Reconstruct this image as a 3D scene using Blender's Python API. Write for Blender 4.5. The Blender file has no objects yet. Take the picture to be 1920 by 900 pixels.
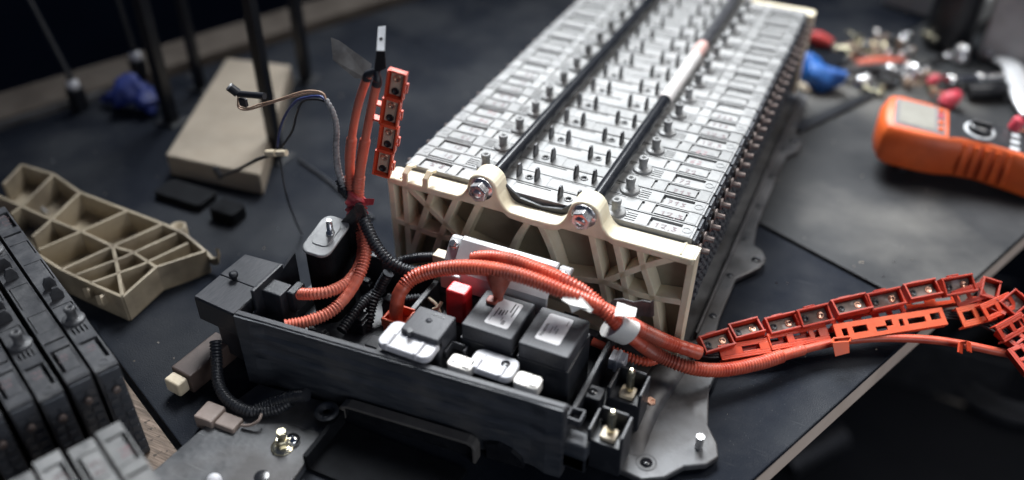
import bpy, bmesh, math, random
from mathutils import Vector, Matrix
random.seed(7)
S = 0.001                                   # everything below is written in millimetres
sc = bpy.context.scene

# ------------------------------------------------------------------ camera
cam = bpy.data.cameras.new('camera'); cam_ob = bpy.data.objects.new('camera', cam)
sc.collection.objects.link(cam_ob); sc.camera = cam_ob
cam.sensor_width = 36.0; cam.lens = 36.0 * 1659.5 / 1920.0
cam.clip_start = 0.02; cam.clip_end = 30.0
RX, RY, RZ = (0.90606, 0.42313, 0.00344), (-0.25809, 0.54617, 0.79692), (0.33532, -0.72295, 0.60407)
m = Matrix(((RX[0], RY[0], RZ[0]), (RX[1], RY[1], RZ[1]), (RX[2], RY[2], RZ[2]))).to_4x4()
m.translation = (0.4018, -0.6199, 0.4614)
cam_ob.matrix_world = m
cam.dof.use_dof = True; cam.dof.focus_distance = 0.805; cam.dof.aperture_fstop = 1.5

# ------------------------------------------------------------------ room light
w = bpy.data.worlds.new('World'); sc.world = w; w.use_nodes = True
w.node_tree.nodes['Background'].inputs[0].default_value = (0.26, 0.42, 0.90, 1)
w.node_tree.nodes['Background'].inputs[1].default_value = 0.05
def area(name, loc, target, size, power, col, spread):
    l = bpy.data.lights.new(name, 'AREA'); l.shape = 'RECTANGLE'; l.size, l.size_y = size; l.energy = power; l.color = col; l.spread = math.radians(spread)
    o = bpy.data.objects.new(name, l); sc.collection.objects.link(o)
    o.location = loc
    o.rotation_euler = (Vector(target) - Vector(loc)).to_track_quat('-Z', 'Y').to_euler()
area('window_light', (-0.30, 1.05, 1.40), (0.36, 0.12, -0.03), (1.0, 0.8), 15.0, (0.94, 0.975, 1.0), 62)
area('ceiling_light', (0.95, 0.75, 1.20), (0.40, 0.15, -0.05), (0.7, 0.6), 3.6, (1.0, 0.97, 0.93), 90)
area('front_fill_light', (1.75, -1.05, 0.50), (0.3, -0.05, -0.10), (1.2, 0.7), 5.2, (0.90, 0.94, 1.0), 130)  # added soft fill for front faces and the edge band, no real source
sc.view_settings.view_transform = 'Standard'; sc.view_settings.look = 'None'
sc.view_settings.exposure = 0.0; sc.view_settings.gamma = 1.0
sc.view_settings.use_curve_mapping = False
sc.render.engine = 'CYCLES'

# ------------------------------------------------------------------ materials
def mat(name, c1, c2=None, rough=0.5, metal=0.0, scale=60, detail=6, bump=0.0, bscale=400, rlo=None, stretch=None, contrast=(0.35, 0.65), coat=0.0, spec=None, sss=0.0, specks=None, grime=None, scratch=None):
    mt = bpy.data.materials.new(name); mt.use_nodes = True
    nt = mt.node_tree; N = nt.nodes; L = nt.links; b = N['Principled BSDF']
    b.inputs['Metallic'].default_value = metal; b.inputs['Roughness'].default_value = rough
    if spec is not None: b.inputs['Specular IOR Level'].default_value = spec
    if coat: b.inputs['Coat Weight'].default_value = coat
    if sss:
        b.inputs['Subsurface Weight'].default_value = sss; b.inputs['Subsurface Radius'].default_value = (1, .85, .65); b.inputs['Subsurface Scale'].default_value = 0.004
    tc = N.new('ShaderNodeTexCoord'); mp = N.new('ShaderNodeMapping'); L.new(tc.outputs['Object'], mp.inputs[0])
    if stretch: mp.inputs['Scale'].default_value = stretch
    if c2 is None: c2 = tuple(min(1, v * 1.35) for v in c1)
    nz = N.new('ShaderNodeTexNoise'); nz.inputs['Scale'].default_value = scale; nz.inputs['Detail'].default_value = detail; nz.inputs['Roughness'].default_value = 0.62
    L.new(mp.outputs[0], nz.inputs[0])
    r = N.new('ShaderNodeValToRGB'); r.color_ramp.elements[0].position, r.color_ramp.elements[1].position = contrast
    r.color_ramp.elements[0].color = (*c1, 1); r.color_ramp.elements[1].color = (*c2, 1)
    L.new(nz.outputs[0], r.inputs[0]); col = r.outputs[0]
    def over(col, colour, sc_, lo, hi, detail=3, tex='noise', amount=1.0):
        n2 = N.new('ShaderNodeTexNoise'); n2.inputs['Scale'].default_value = sc_; n2.inputs['Detail'].default_value = detail
        L.new(tc.outputs['Object'], n2.inputs[0])
        rr = N.new('ShaderNodeMapRange'); rr.inputs[1].default_value = lo; rr.inputs[2].default_value = hi; rr.inputs[4].default_value = amount
        L.new(n2.outputs[0], rr.inputs[0])
        mx = N.new('ShaderNodeMix'); mx.data_type = 'RGBA'; L.new(rr.outputs[0], mx.inputs[0]); L.new(col, mx.inputs[6]); mx.inputs[7].default_value = (*colour, 1)
        return mx.outputs[2]
    if grime: col = over(col, *grime)
    if specks: col = over(col, *specks)
    for ang, (colour, amount) in zip((.5, -.35, 1.3), [scratch] * 3 if scratch else []):
        m2 = N.new('ShaderNodeMapping'); m2.inputs['Rotation'].default_value = (0, 0, ang); m2.inputs['Scale'].default_value = (3.2, 85, 60); L.new(tc.outputs['Object'], m2.inputs[0])
        n4 = N.new('ShaderNodeTexNoise'); n4.inputs['Scale'].default_value = 5; n4.inputs['Detail'].default_value = 3; L.new(m2.outputs[0], n4.inputs[0])
        r4 = N.new('ShaderNodeMapRange'); r4.inputs[1].default_value = .70; r4.inputs[2].default_value = .78; r4.inputs[4].default_value = amount; L.new(n4.outputs[0], r4.inputs[0])
        x4 = N.new('ShaderNodeMix'); x4.data_type = 'RGBA'; L.new(r4.outputs[0], x4.inputs[0]); L.new(col, x4.inputs[6]); x4.inputs[7].default_value = (*colour, 1); col = x4.outputs[2]
    L.new(col, b.inputs['Base Color'])
    if rlo is not None:
        mr = N.new('ShaderNodeMapRange'); mr.inputs[1].default_value = .35; mr.inputs[2].default_value = .65; mr.inputs[3].default_value = rlo; mr.inputs[4].default_value = rough
        L.new(nz.outputs[0], mr.inputs[0]); L.new(mr.outputs[0], b.inputs['Roughness'])
    if bump:
        n3 = N.new('ShaderNodeTexNoise'); n3.inputs['Scale'].default_value = bscale; n3.inputs['Detail'].default_value = 4
        L.new(mp.outputs[0], n3.inputs[0]); bp = N.new('ShaderNodeBump'); bp.inputs['Strength'].default_value = bump; bp.inputs['Distance'].default_value = 0.001
        L.new(n3.outputs[0], bp.inputs['Height']); L.new(bp.outputs[0], b.inputs['Normal'])
    return mt
M = {}
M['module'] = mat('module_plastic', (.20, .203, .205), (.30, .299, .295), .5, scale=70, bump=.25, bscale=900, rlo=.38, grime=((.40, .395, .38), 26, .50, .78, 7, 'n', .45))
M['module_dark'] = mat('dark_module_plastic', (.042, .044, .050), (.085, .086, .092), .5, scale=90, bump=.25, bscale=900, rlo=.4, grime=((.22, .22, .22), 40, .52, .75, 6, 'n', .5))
M['cream'] = mat('cream_nylon', (.74, .66, .48), (.82, .75, .59), .42, scale=40, bump=.12, bscale=300, sss=.12, grime=((.40, .32, .21), 30, .52, .72, 6, 'n', .6))
M['panel'] = mat('grey_back_panel', (.26, .235, .175), (.34, .31, .24), .6, scale=20, grime=((.13, .115, .085), 25, .5, .8, 6, 'n', .6), bump=.15)
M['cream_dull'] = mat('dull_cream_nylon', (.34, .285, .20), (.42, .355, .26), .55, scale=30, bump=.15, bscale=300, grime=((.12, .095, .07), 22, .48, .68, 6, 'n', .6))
M['black'] = mat('black_plastic', (.014, .016, .021), (.026, .028, .034), .48, scale=80, bump=.2, bscale=700, rlo=.36)
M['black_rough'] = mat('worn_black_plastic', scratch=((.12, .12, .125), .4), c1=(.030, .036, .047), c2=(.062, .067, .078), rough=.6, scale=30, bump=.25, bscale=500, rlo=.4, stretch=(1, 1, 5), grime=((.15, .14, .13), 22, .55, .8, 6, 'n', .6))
M['relay'] = mat('relay_plastic', (.032, .034, .041), (.066, .067, .075), .55, spec=.3, scale=220, bump=.1, bscale=900, rlo=.42, stretch=(6, .6, 1))
M['duct_black'] = mat('matt_black_duct', (.004, .0045, .006), (.008, .009, .011), .7, spec=.1)
M['gloss_black'] = mat('gloss_black_tube', (.008, .009, .012), (.016, .017, .02), .22, scale=120, bump=.05)
M['rod'] = mat('rod_sleeve', (.035, .036, .04), (.06, .06, .065), .3, scale=100, bump=.05)
M['white_tube'] = mat('white_sleeve', (.52, .50, .49), (.60, .58, .57), .4, grime=((.45, .33, .30), 30, .48, .68, 5, 'n', .5))
M['pink'] = mat('pink_mark', (.52, .30, .27), (.56, .36, .33), .45)
M['orange'] = mat('orange_conduit', (.50, .065, .035), (.68, .13, .07), .42, scale=70, bump=.1, bscale=600, rlo=.34, grime=((.26, .09, .065), 22, .48, .66, 6, 'n', .6))
M['orange_cable'] = mat('orange_cable', (.62, .13, .08), (.72, .19, .12), .45, scale=60, bump=.1, grime=((.40, .15, .11), 30, .5, .75, 5, 'n', .6))
M['holder'] = mat('orange_holder', (.62, .055, .02), (.78, .10, .035), .38, scale=50, bump=.1, bscale=500, grime=((.35, .06, .04), 25, .5, .75, 5, 'n', .6))
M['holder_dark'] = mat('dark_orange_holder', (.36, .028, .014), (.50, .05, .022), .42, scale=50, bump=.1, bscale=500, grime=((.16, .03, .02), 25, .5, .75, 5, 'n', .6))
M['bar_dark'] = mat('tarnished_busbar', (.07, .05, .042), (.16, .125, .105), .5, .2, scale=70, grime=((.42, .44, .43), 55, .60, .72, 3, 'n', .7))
M['bar_light'] = mat('pale_copper_busbar', (.48, .34, .25), (.60, .46, .36), .45, .25, scale=70, grime=((.25, .40, .38), 60, .62, .75, 3, 'n', .6))
M['holder_bright'] = mat('bright_orange_holder', (.66, .095, .032), (.76, .13, .05), .4, scale=50, bump=.1, grime=((.34, .07, .04), 25, .48, .7, 6, 'n', .6))
M['red'] = mat('red_boot', (.50, .008, .014), (.62, .015, .02), .35, scale=60, bump=.15, bscale=200)
M['redtape'] = mat('red_tape', (.45, .03, .045), (.62, .12, .13), .3, scale=150, bump=.6, bscale=250)
M['brown'] = mat('brown_boot', (.22, .045, .028), (.34, .08, .05), .5, scale=120, bump=.2)
M['copper'] = mat('copper', (.55, .30, .20), (.70, .45, .34), .35, .85, scale=150, rlo=.25)
M['copper_dull'] = mat('dull_copper', (.24, .165, .12), (.38, .29, .22), .5, .4, scale=90, grime=((.25, .38, .36), 60, .58, .75, 4, 'n', .6))
M['terminal'] = mat('terminal_metal', (.15, .12, .11), (.25, .205, .19), .5, .5, scale=150)
M['steel'] = mat('zinc_steel', (.52, .52, .53), (.66, .66, .67), .34, .9, scale=90, rlo=.22, bump=.08)
M['chrome'] = mat('bright_steel', (.72, .72, .73), (.8, .8, .81), .16, 1.0, scale=60)
M['tin'] = mat('dull_tin', (.26, .265, .27), (.36, .36, .365), .5, .4, scale=80, bump=.1)
M['pale_steel'] = mat('pale_satin_steel', (.72, .73, .75), (.82, .83, .85), .4, .4, scale=60)
M['brass'] = mat('yellow_zinc', (.66, .60, .42), (.76, .71, .55), .25, .95, scale=90)
M['tray'] = mat('galvanised_tray', scratch=((.26, .26, .26), .4), c1=(.055, .057, .062), c2=(.135, .135, .14), rough=.6, metal=.2, scale=26, rlo=.36, bump=.15, bscale=200, grime=((.035, .03, .028), 18, .44, .62, 8, 'n', .75))
M['alu'] = mat('matt_aluminium', (.50, .51, .52), (.62, .62, .63), .5, .45, scale=60, bump=.08)
M['mat'] = mat('rubber_mat', spec=.08, scratch=((.075, .078, .083), .5), c1=(.0045, .0065, .012), c2=(.012, .015, .022), rough=.8, scale=14, detail=10, bump=.5, bscale=700, rlo=.42, contrast=(.3, .72), grime=((.045, .048, .053), 8, .43, .64, 10, 'n', .55), specks=((.22, .22, .22), 900, .73, .78, 1, 'n', .5))
M['board'] = mat('worn_grey_board', (.016, .018, .021), (.045, .046, .048), .6, spec=.22, scratch=((.16, .155, .15), .55), scale=9, detail=10, bump=.4, bscale=500, rlo=.45, contrast=(.3, .7), grime=((.19, .183, .17), 4.2, .48, .66, 12, 'n', .6))
M['board'].node_tree.nodes['Mapping'].inputs['Location'].default_value = (.35, .1, 0)
M['wood'] = mat('raw_wood_board', (.055, .040, .03), (.27, .20, .155), .75, scale=40, detail=10, bump=1.0, bscale=90, stretch=(.6, 6, 6), contrast=(.3, .7), specks=((.02, .015, .012), 160, .62, .7, 2, 'n', .8))
M['band'] = mat('beige_edge_band', (.70, .57, .47), (.78, .65, .55), .55, scale=30, bump=.1)
M['ledge'] = mat('grey_brown_ledge', (.17, .145, .12), (.235, .20, .17), .7, scale=20, bump=.2)
M['rim_lit'] = mat('lit_black_rim', (.075, .070, .066), (.12, .112, .105), .6, scale=40, bump=.2)  # black duct rim coloured lighter, stands for light along its top edge
M['ledge_dark'] = mat('dim_brown_ledge', (.085, .07, .058), (.125, .105, .088), .75, spec=.2, scale=20, bump=.2)
M['foam'] = mat('tan_block', (.27, .228, .178), (.335, .285, .225), .8, scale=20, detail=8, bump=.5, bscale=260, grime=((.27, .21, .15), 12, .55, .8, 6, 'n', .5))
M['white'] = mat('white_plastic', (.60, .60, .63), (.67, .67, .70), .4, scale=60, bump=.1, grime=((.42, .40, .40), 40, .6, .8, 4, 'n', .5))
M['ivorywhite'] = mat('ivory_white_plastic', (.72, .69, .64), (.78, .75, .70), .4, scale=60, grime=((.55, .45, .42), 60, .58, .75, 3, 'n', .5))
M['ivory'] = mat('ivory_connector', (.62, .52, .37), (.72, .62, .47), .45, scale=70, bump=.1)
M['taupe'] = mat('taupe_connector', (.24, .185, .16), (.30, .24, .21), .5, scale=70)
M['brownblock'] = mat('brown_connector', (.07, .048, .042), (.10, .07, .06), .5, scale=70)
M['tape'] = mat('white_tape', (.72, .70, .67), (.80, .78, .75), .55, scale=90, bump=.4, bscale=250)
M['paper'] = mat('white_label', (.78, .77, .78), (.84, .83, .84), .8, spec=.1, scale=80)
M['ink'] = mat('black_ink', (.02, .02, .022), (.04, .04, .045), .9, spec=.05)
M['grey_ink'] = mat('grey_ink', (.22, .21, .22), (.33, .32, .33), .9, spec=.05)
M['pencil'] = mat('pencil_mark', (.10, .08, .085), (.20, .13, .14), .6, scale=300)
M['red_pencil'] = mat('red_pencil_mark', (.20, .11, .12), (.28, .19, .20), .6, scale=300)
M['wire_brown'] = mat('brown_wire', (.50, .32, .22), (.60, .42, .31), .45)
M['wire_black'] = mat('black_wire', (.015, .017, .022), (.03, .03, .035), .4)
M['wire_blue'] = mat('blue_wire', (.03, .045, .16), (.05, .07, .22), .4)
M['loom'] = mat('grey_loom_tape', (.16, .16, .165), (.42, .42, .425), .4, scale=260, bump=.4, bscale=500)
M['blue'] = mat('blue_rubber', (.008, .075, .32), (.02, .14, .46), .5, scale=50, bump=.2)
M['blue_dark'] = mat('dark_blue_nitrile', (.008, .017, .11), (.014, .032, .19), .6, scale=50, bump=.3)
M['dmm'] = mat('orange_rubber', (.64, .095, .016), (.74, .13, .025), .45, scale=40, bump=.25, grime=((.36, .06, .02), 18, .5, .7, 6, 'n', .5))
M['dmm_face'] = mat('meter_face', (.02, .021, .024), (.035, .036, .04), .35, scale=60)
M['lcd'] = mat('lcd_glass', (.27, .26, .23), (.33, .32, .285), .3, scale=30)
M['lcd_frame'] = mat('lcd_frame', (.20, .19, .20), (.25, .24, .25), .4, scale=12)
M['print'] = mat('white_print', (.62, .64, .66), (.7, .72, .74), .4)
M['redtool'] = mat('red_grip', (.50, .03, .03), (.62, .07, .06), .45)
M['orangetool'] = mat('orange_red_grip', (.62, .12, .07), (.72, .18, .11), .45)
M['pinktool'] = mat('crimson_plug', (.55, .04, .07), (.66, .09, .12), .4)
M['floor'] = mat('dark_floor', (.004, .005, .008), (.012, .013, .017), .8, scale=3)
M['post'] = mat('black_post', (.006, .007, .010), (.012, .013, .016), .4)
M['box_grey'] = mat('grey_box', (.42, .42, .42), (.55, .55, .545), .6, scale=14, grime=((.1, .1, .1), 12, .5, .75, 6, 'n', .6))
M['dust'] = mat('tan_scrap', (.5, .42, .32), (.6, .52, .42), .7)
M['tyre'] = mat('tyre_rubber', (.004, .0045, .006), (.008, .008, .009), .8)
M['hub'] = mat('dull_rim', (.05, .05, .055), (.09, .09, .095), .5, .5)

# every module case has weathered to its own tone
for key in ('module', 'module_dark'):
    nt = M[key].node_tree; bs = nt.nodes['Principled BSDF']; src = bs.inputs['Base Color'].links[0].from_socket
    oi = nt.nodes.new('ShaderNodeObjectInfo'); mr = nt.nodes.new('ShaderNodeMapRange'); mr.inputs[3].default_value = .72; mr.inputs[4].default_value = 1.15
    nt.links.new(oi.outputs['Random'], mr.inputs[0]); vm = nt.nodes.new('ShaderNodeVectorMath'); vm.operation = 'SCALE'
    nt.links.new(src, vm.inputs[0]); nt.links.new(mr.outputs[0], vm.inputs['Scale']); nt.links.new(vm.outputs[0], bs.inputs['Base Color'])

# ------------------------------------------------------------------ mesh helpers
ORG = {}
def _v(p): return Vector(p)
class MB:
    def __init__(s): s.v = []; s.f = []; s.sm = []
    def add(s, vs, fs, smooth=False):
        o = len(s.v); s.v += [tuple(p) for p in vs]; s.f += [tuple(i + o for i in f) for f in fs]; s.sm += [smooth] * len(fs); return s
    def box(s, x0, x1, y0, y1, z0, z1):
        return s.add([(x0,y0,z0),(x1,y0,z0),(x1,y1,z0),(x0,y1,z0),(x0,y0,z1),(x1,y0,z1),(x1,y1,z1),(x0,y1,z1)],
                     [(0,3,2,1),(4,5,6,7),(0,1,5,4),(1,2,6,5),(2,3,7,6),(3,0,4,7)])
    def prism(s, poly, z0, z1, axis='z'):
        # poly is a list of 2D points, counter-clockwise seen from +axis
        def P(p, h):
            if axis == 'z': return (p[0], p[1], h)
            if axis == 'y': return (p[0], h, p[1])
            return (h, p[0], p[1])
        n = len(poly); vs = [P(p, z0) for p in poly] + [P(p, z1) for p in poly]
        fs = [tuple(range(n - 1, -1, -1)), tuple(range(n, 2 * n))] + [(i, (i + 1) % n, n + (i + 1) % n, n + i) for i in range(n)]
        return s.add(vs, fs)
    def frame(s, d):
        d = d.normalized(); a = Vector((0, 0, 1)) if abs(d.z) < .9 else Vector((1, 0, 0))
        x = a.cross(d).normalized(); return x, d.cross(x)
    def lathe(s, p, d, prof, seg=20, rot=0.0, smooth=True):
        # prof: list of (radius, height along d)
        p = _v(p); d = _v(d).normalized(); x, y = s.frame(d); vs = []; fs = []
        for r, h in prof:
            for k in range(seg):
                a = rot + 2 * math.pi * k / seg; vs.append(p + d * h + (x * math.cos(a) + y * math.sin(a)) * r)
        for i in range(len(prof) - 1):
            for k in range(seg):
                k2 = (k + 1) % seg; fs.append((i*seg+k, i*seg+k2, (i+1)*seg+k2, (i+1)*seg+k))
        s.add(vs, fs, smooth)
        if prof[0][0] > 1e-6: s.add(vs[:seg], [tuple(range(seg - 1, -1, -1))])
        if prof[-1][0] > 1e-6: s.add(vs[-seg:], [tuple(range(seg))])
        return s
    def cyl(s, p, q, r, seg=16, r2=None, smooth=True, rot=0):
        p, q = _v(p), _v(q); return s.lathe(p, q - p, [(r, 0), (r if r2 is None else r2, (q - p).length)], seg, rot, smooth)
    def sweep(s, pts, rf, seg=14, step=1.0, flat=None, up=None):
        path = spline(pts, step); n = len(path); vs = []; fs = []
        t = (path[1] - path[0]).normalized(); x, y = s.frame(t) if up is None else (None, None)
        if up is not None: y = (_v(up) - t * t.dot(_v(up))).normalized(); x = y.cross(t)
        acc = 0.0; L = [0.0]
        for i in range(1, n): acc += (path[i] - path[i-1]).length; L.append(acc)
        for i in range(n):
            t2 = (path[min(i+1, n-1)] - path[max(i-1, 0)]).normalized()
            q = t.rotation_difference(t2); x = q @ x; y = q @ y; t = t2
            r = rf(L[i], acc) if callable(rf) else rf
            for k in range(seg):
                a = 2 * math.pi * k / seg; ca, sa = math.cos(a), math.sin(a)
                if flat: vs.append(path[i] + x * (r * flat[0] * ca) + y * (r * flat[1] * sa))
                else: vs.append(path[i] + (x * ca + y * sa) * r)
        for i in range(n - 1):
            for k in range(seg):
                k2 = (k + 1) % seg; fs.append((i*seg+k, i*seg+k2, (i+1)*seg+k2, (i+1)*seg+k))
        s.add(vs, fs, True); s.add(vs[:seg], [tuple(range(seg-1, -1, -1))]); s.add(vs[-seg:], [tuple(range(seg))])
        return s
    def wall(s, pts, up, depth, th):
        # a rib: a polyline given a thickness th in its plane and a depth along up
        up = _v(up).normalized(); pts = [_v(p) for p in pts]; n = len(pts); vs = []; fs = []
        for i in range(n):
            t = (pts[min(i+1, n-1)] - pts[max(i-1, 0)]).normalized(); nrm = t.cross(up).normalized()
            for a, b in ((-1, 0), (1, 0), (1, 1), (-1, 1)): vs.append(pts[i] + nrm * (a * th / 2) + up * (depth * b))
        for i in range(n - 1):
            for k in range(4):
                k2 = (k + 1) % 4; fs.append((i*4+k, (i+1)*4+k, (i+1)*4+k2, i*4+k2))
        s.add(vs, fs); s.add(vs[:4], [(0, 1, 2, 3)]); s.add(vs[-4:], [(3, 2, 1, 0)]); return s
    def xform(s, fn): s.v = [tuple(fn(p)) for p in s.v]; return s
    def build(s, name, mt, parent=None, org=None, bevel=0, seg=2, label=None, cat=None, group=None, kind=None, smooth_all=False, recalc=True):
        if parent is not None: o = ORG[parent]
        elif org is not None: o = _v(org)
        else:
            xs = [p[0] for p in s.v]; ys = [p[1] for p in s.v]; zs = [p[2] for p in s.v]
            o = Vector(((min(xs)+max(xs))/2, (min(ys)+max(ys))/2, min(zs)))
        me = bpy.data.meshes.new(name); me.from_pydata([tuple((_v(p) - o) * S) for p in s.v], [], s.f)
        for i, p in enumerate(me.polygons): p.use_smooth = s.sm[i] or smooth_all
        if recalc:
            bm = bmesh.new(); bm.from_mesh(me); bmesh.ops.recalc_face_normals(bm, faces=bm.faces); bm.to_mesh(me); bm.free()
        me.materials.append(M[mt]); ob = bpy.data.objects.new(name, me); sc.collection.objects.link(ob)
        if parent is not None: ob.parent = parent
        else: ob.location = o * S
        ORG[ob] = o
        if bevel:
            b = ob.modifiers.new('bevel', 'BEVEL'); b.width = bevel * S; b.segments = seg; b.limit_method = 'ANGLE'; b.angle_limit = math.radians(40)
            b.harden_normals = False
        if label: ob['label'] = label
        if cat: ob['category'] = cat
        if group: ob['group'] = group
        if kind: ob['kind'] = kind
        return ob
def spline(pts, step):
    pts = [_v(p) for p in pts]; out = []
    P = [pts[0] * 2 - pts[1]] + pts + [pts[-1] * 2 - pts[-2]]
    for i in range(1, len(P) - 2):
        n = max(2, int(round((P[i+1] - P[i]).length / step)))
        for k in range(n):
            t = k / n; a, b, c, d = P[i-1], P[i], P[i+1], P[i+2]
            out.append(.5 * ((2 * b) + (c - a) * t + (2*a - 5*b + 4*c - d) * t*t + (3*b - a - 3*c + d) * t**3))
    out.append(pts[-1]); return out
def thing(name, label, cat, loc, group=None, rotz=0.0):
    o = bpy.data.objects.new(name, None); o.empty_display_size = .02; sc.collection.objects.link(o)
    o.location = _v(loc) * S; o.rotation_euler = (0, 0, rotz); o['label'] = label; o['category'] = cat
    if group: o['group'] = group
    ORG[o] = _v(loc); return o
def corr(R, amp=1.1, pitch=2.9, smooth=()):
    # ridged conduit profile; smooth lists (from, to) stretches that are wrapped with tape
    def f(s, L):
        for a, b in smooth:
            if a <= s <= b: return R + amp * .55 + .12 * math.sin(s * .9)
        ph = (s / pitch) % 1.0
        return R + amp * (1.0 if ph < .5 else 0.0)
    return f
def rrect(x0, x1, y0, y1, r, n=5):
    out = []
    for cx, cy, a0 in ((x1-r, y1-r, 0), (x0+r, y1-r, 90), (x0+r, y0+r, 180), (x1-r, y0+r, 270)):
        for k in range(n + 1):
            a = math.radians(a0 + 90 * k / n); out.append((cx + r * math.cos(a), cy + r * math.sin(a)))
    return out
def hexnut(mb, p, d, r, h, washer=None, hole=0.0):
    if washer: mb.lathe(p, d, [(washer, 0), (washer, 1.0), (washer * .8, 2.2), (r * .9, 2.6)], 24)
    p = _v(p) + _v(d).normalized() * (2.0 if washer else 0)
    mb.lathe(p, d, [(r * .93, 0), (r, .6), (r, h - .8), (r * .86, h)], 6, .3, False)
    return mb
def text_mesh(body, size, name, mt, parent, mtx, extrude=.08):
    cu = bpy.data.curves.new('t', 'FONT'); cu.body = body; cu.size = size * S; cu.extrude = extrude * S; cu.align_x = 'CENTER'; cu.align_y = 'CENTER'
    tmp = bpy.data.objects.new('t', cu); sc.collection.objects.link(tmp)
    dg = bpy.context.evaluated_depsgraph_get(); me = bpy.data.meshes.new_from_object(tmp.evaluated_get(dg))
    bpy.data.objects.remove(tmp); bpy.data.curves.remove(cu)
    me.name = name; me.materials.clear(); me.materials.append(M[mt]); ob = bpy.data.objects.new(name, me); sc.collection.objects.link(ob)
    ob.parent = parent; mm = mtx.copy(); mm.translation = (mm.translation - ORG[parent]) * S; ob.matrix_local = mm; ORG[ob] = ORG[parent]; return ob

# ------------------------------------------------------------------ floor and workbench
MB().box(-4000, 5000, -3000, 5000, -905, -900).build('floor', 'floor', kind='structure')
AX, AY = (.918, -.396), (.396, .918)
def tab(a, b, z): return (a * AX[0] + b * AY[0], a * AX[1] + b * AY[1], z)
def tbox(mb, a0, a1, b0, b1, z0, z1):
    c = MB().box(a0, a1, b0, b1, z0, z1); c.xform(lambda p: tab(*p)); mb.add(c.v, c.f); return mb
bench = thing('workbench', 'dark workbench topped with black mat, worn grey board and raw wood board', 'workbench', tab(-100, 0, -900))
tbox(MB(), -611, 401, -289, 350, -146, -140).build('rubber_mat', 'mat', bench, bevel=1.2)
tbox(MB(), 30, 401, 354, 1500, -147, -138.5).build('grey_board', 'board', bench, bevel=1.2)
tbox(MB(), -611, 26, 350.3, 1500, -147, -140.3).build('dark_board', 'mat', bench, bevel=1.2)
tbox(MB(), -611, 401, -900, -293, -152, -146).build('wood_board', 'wood', bench, bevel=1)
tbox(MB(), -611, 392, -900, 1500, -176, -152.5).build('bench_core', 'black', bench)
tbox(MB(), 392.5, 400, -900, 1500, -172, -147.5).build('edge_band', 'band', bench, bevel=.8)
tbox(MB(), -700, -622, -900, 1500, -150, -128).build('side_ledge', 'ledge_dark', bench, bevel=3)
tbox(MB(), -620, -612, -900, -60, -142, -131).build('metal_rail', 'tray', bench, bevel=1)
for a in (-560, 350):
    for b in (-800, 1400):
        tbox(MB(), a, a + 45, b, b + 45, -900, -177).build('leg', 'post', bench)

# ------------------------------------------------------------------ battery module (one prismatic cell case)
def make_module_mesh():
    W, T, H = 285.0, 17.9, 106.0
    xs = [0, 2, 12, 14, 41, 43, 53, 56, 70, 72, 98, 100, 108, 110, 146, 150, 163, 169, 184, 186, 200, 222, 232, 242, 243.5, 246, 273, 283, 285]
    ys = [0, 1.0, 3, 4.6, 6.4, 7, 8, 9.8, 11.4, 12, 13.2, 14.6, 15.6, 16.6, 17.9]
    def h(x, y):
        if x < 2 or x > 283: return -.6
        if y < 1.0 or y > 16.6: return -.2
        if x < 12 or x > 273: return 0
        if 12 < x < 43 or 243.5 < x < 273: 
            if 13.2 < y < 16.6: return -9
            if (x < 14 or 243.5 < x < 246) and y > 3: return -3.0
            if x > 41 and x < 43: return -2
            return -1.1
        if 222 < x < 232:
            return -4.0 if (3 < y < 4.6 or 6.4 < y < 8 or 9.8 < y < 11.4 or 13.2 < y < 14.6) else -.3
        if 232 < x < 243.5 or 43 < x < 53: return 0
        if 53 < x < 56: return -2.2
        if 56 < x < 70: return -.4
        if 72 < x < 98: return -3.5 if 15.6 < y < 16.6 else -.7
        if 110 < x < 146: return -3.5 if 15.6 < y < 16.6 else -.6
        if 150 < x < 184: return -5 if (163 < x < 169 and 7 < y < 12) else -.2
        if 186 < x < 200: return -3.5 if 15.6 < y < 16.6 else -.8
        if 200 < x < 222: return -.5
        return -.2
    mb = MB(); nx, ny = len(xs) - 1, len(ys) - 1
    Hh = [[h((xs[i]+xs[i+1])/2, (ys[j]+ys[j+1])/2) for j in range(ny)] for i in range(nx)]
    for i in range(nx):
        for j in range(ny):
            z = Hh[i][j]; x0, x1, y0, y1 = xs[i], xs[i+1], ys[j], ys[j+1]
            mb.add([(x0,y0,z),(x1,y0,z),(x1,y1,z),(x0,y1,z)], [(0,1,2,3)])
            zr = Hh[i+1][j] if i + 1 < nx else -H
            if zr != z: mb.add([(x1,y0,zr),(x1,y1,zr),(x1,y1,z),(x1,y0,z)], [(0,1,2,3)] if z > zr else [(3,2,1,0)])
            zu = Hh[i][j+1] if j + 1 < ny else -H
            if zu != z: mb.add([(x0,y1,zu),(x0,y1,z),(x1,y1,z),(x1,y1,zu)], [(0,1,2,3)] if z > zu else [(3,2,1,0)])
            if i == 0: mb.add([(0,y0,-H),(0,y0,z),(0,y1,z),(0,y1,-H)], [(0,1,2,3)])
            if j == 0: mb.add([(x0,0,-H),(x1,0,-H),(x1,0,z),(x0,0,z)], [(0,1,2,3)])
    mb.add([(0,0,-H),(W,0,-H),(W,T,-H),(0,T,-H)], [(0,3,2,1)])
    # cast mark near one end
    mb.lathe((278, 9, -.05), (0, 0, 1), [(4.2, 0), (4.2, .5), (3.4, .5), (3.4, 0)], 14, 0, False)
    mb.lathe((166, 9.5, -1), (0, 0, 1), [(4.2, 0), (4.0, 1.7), (2.9, 1.7), (2.6, -3)], 14, 0, True)
    return mb
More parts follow.
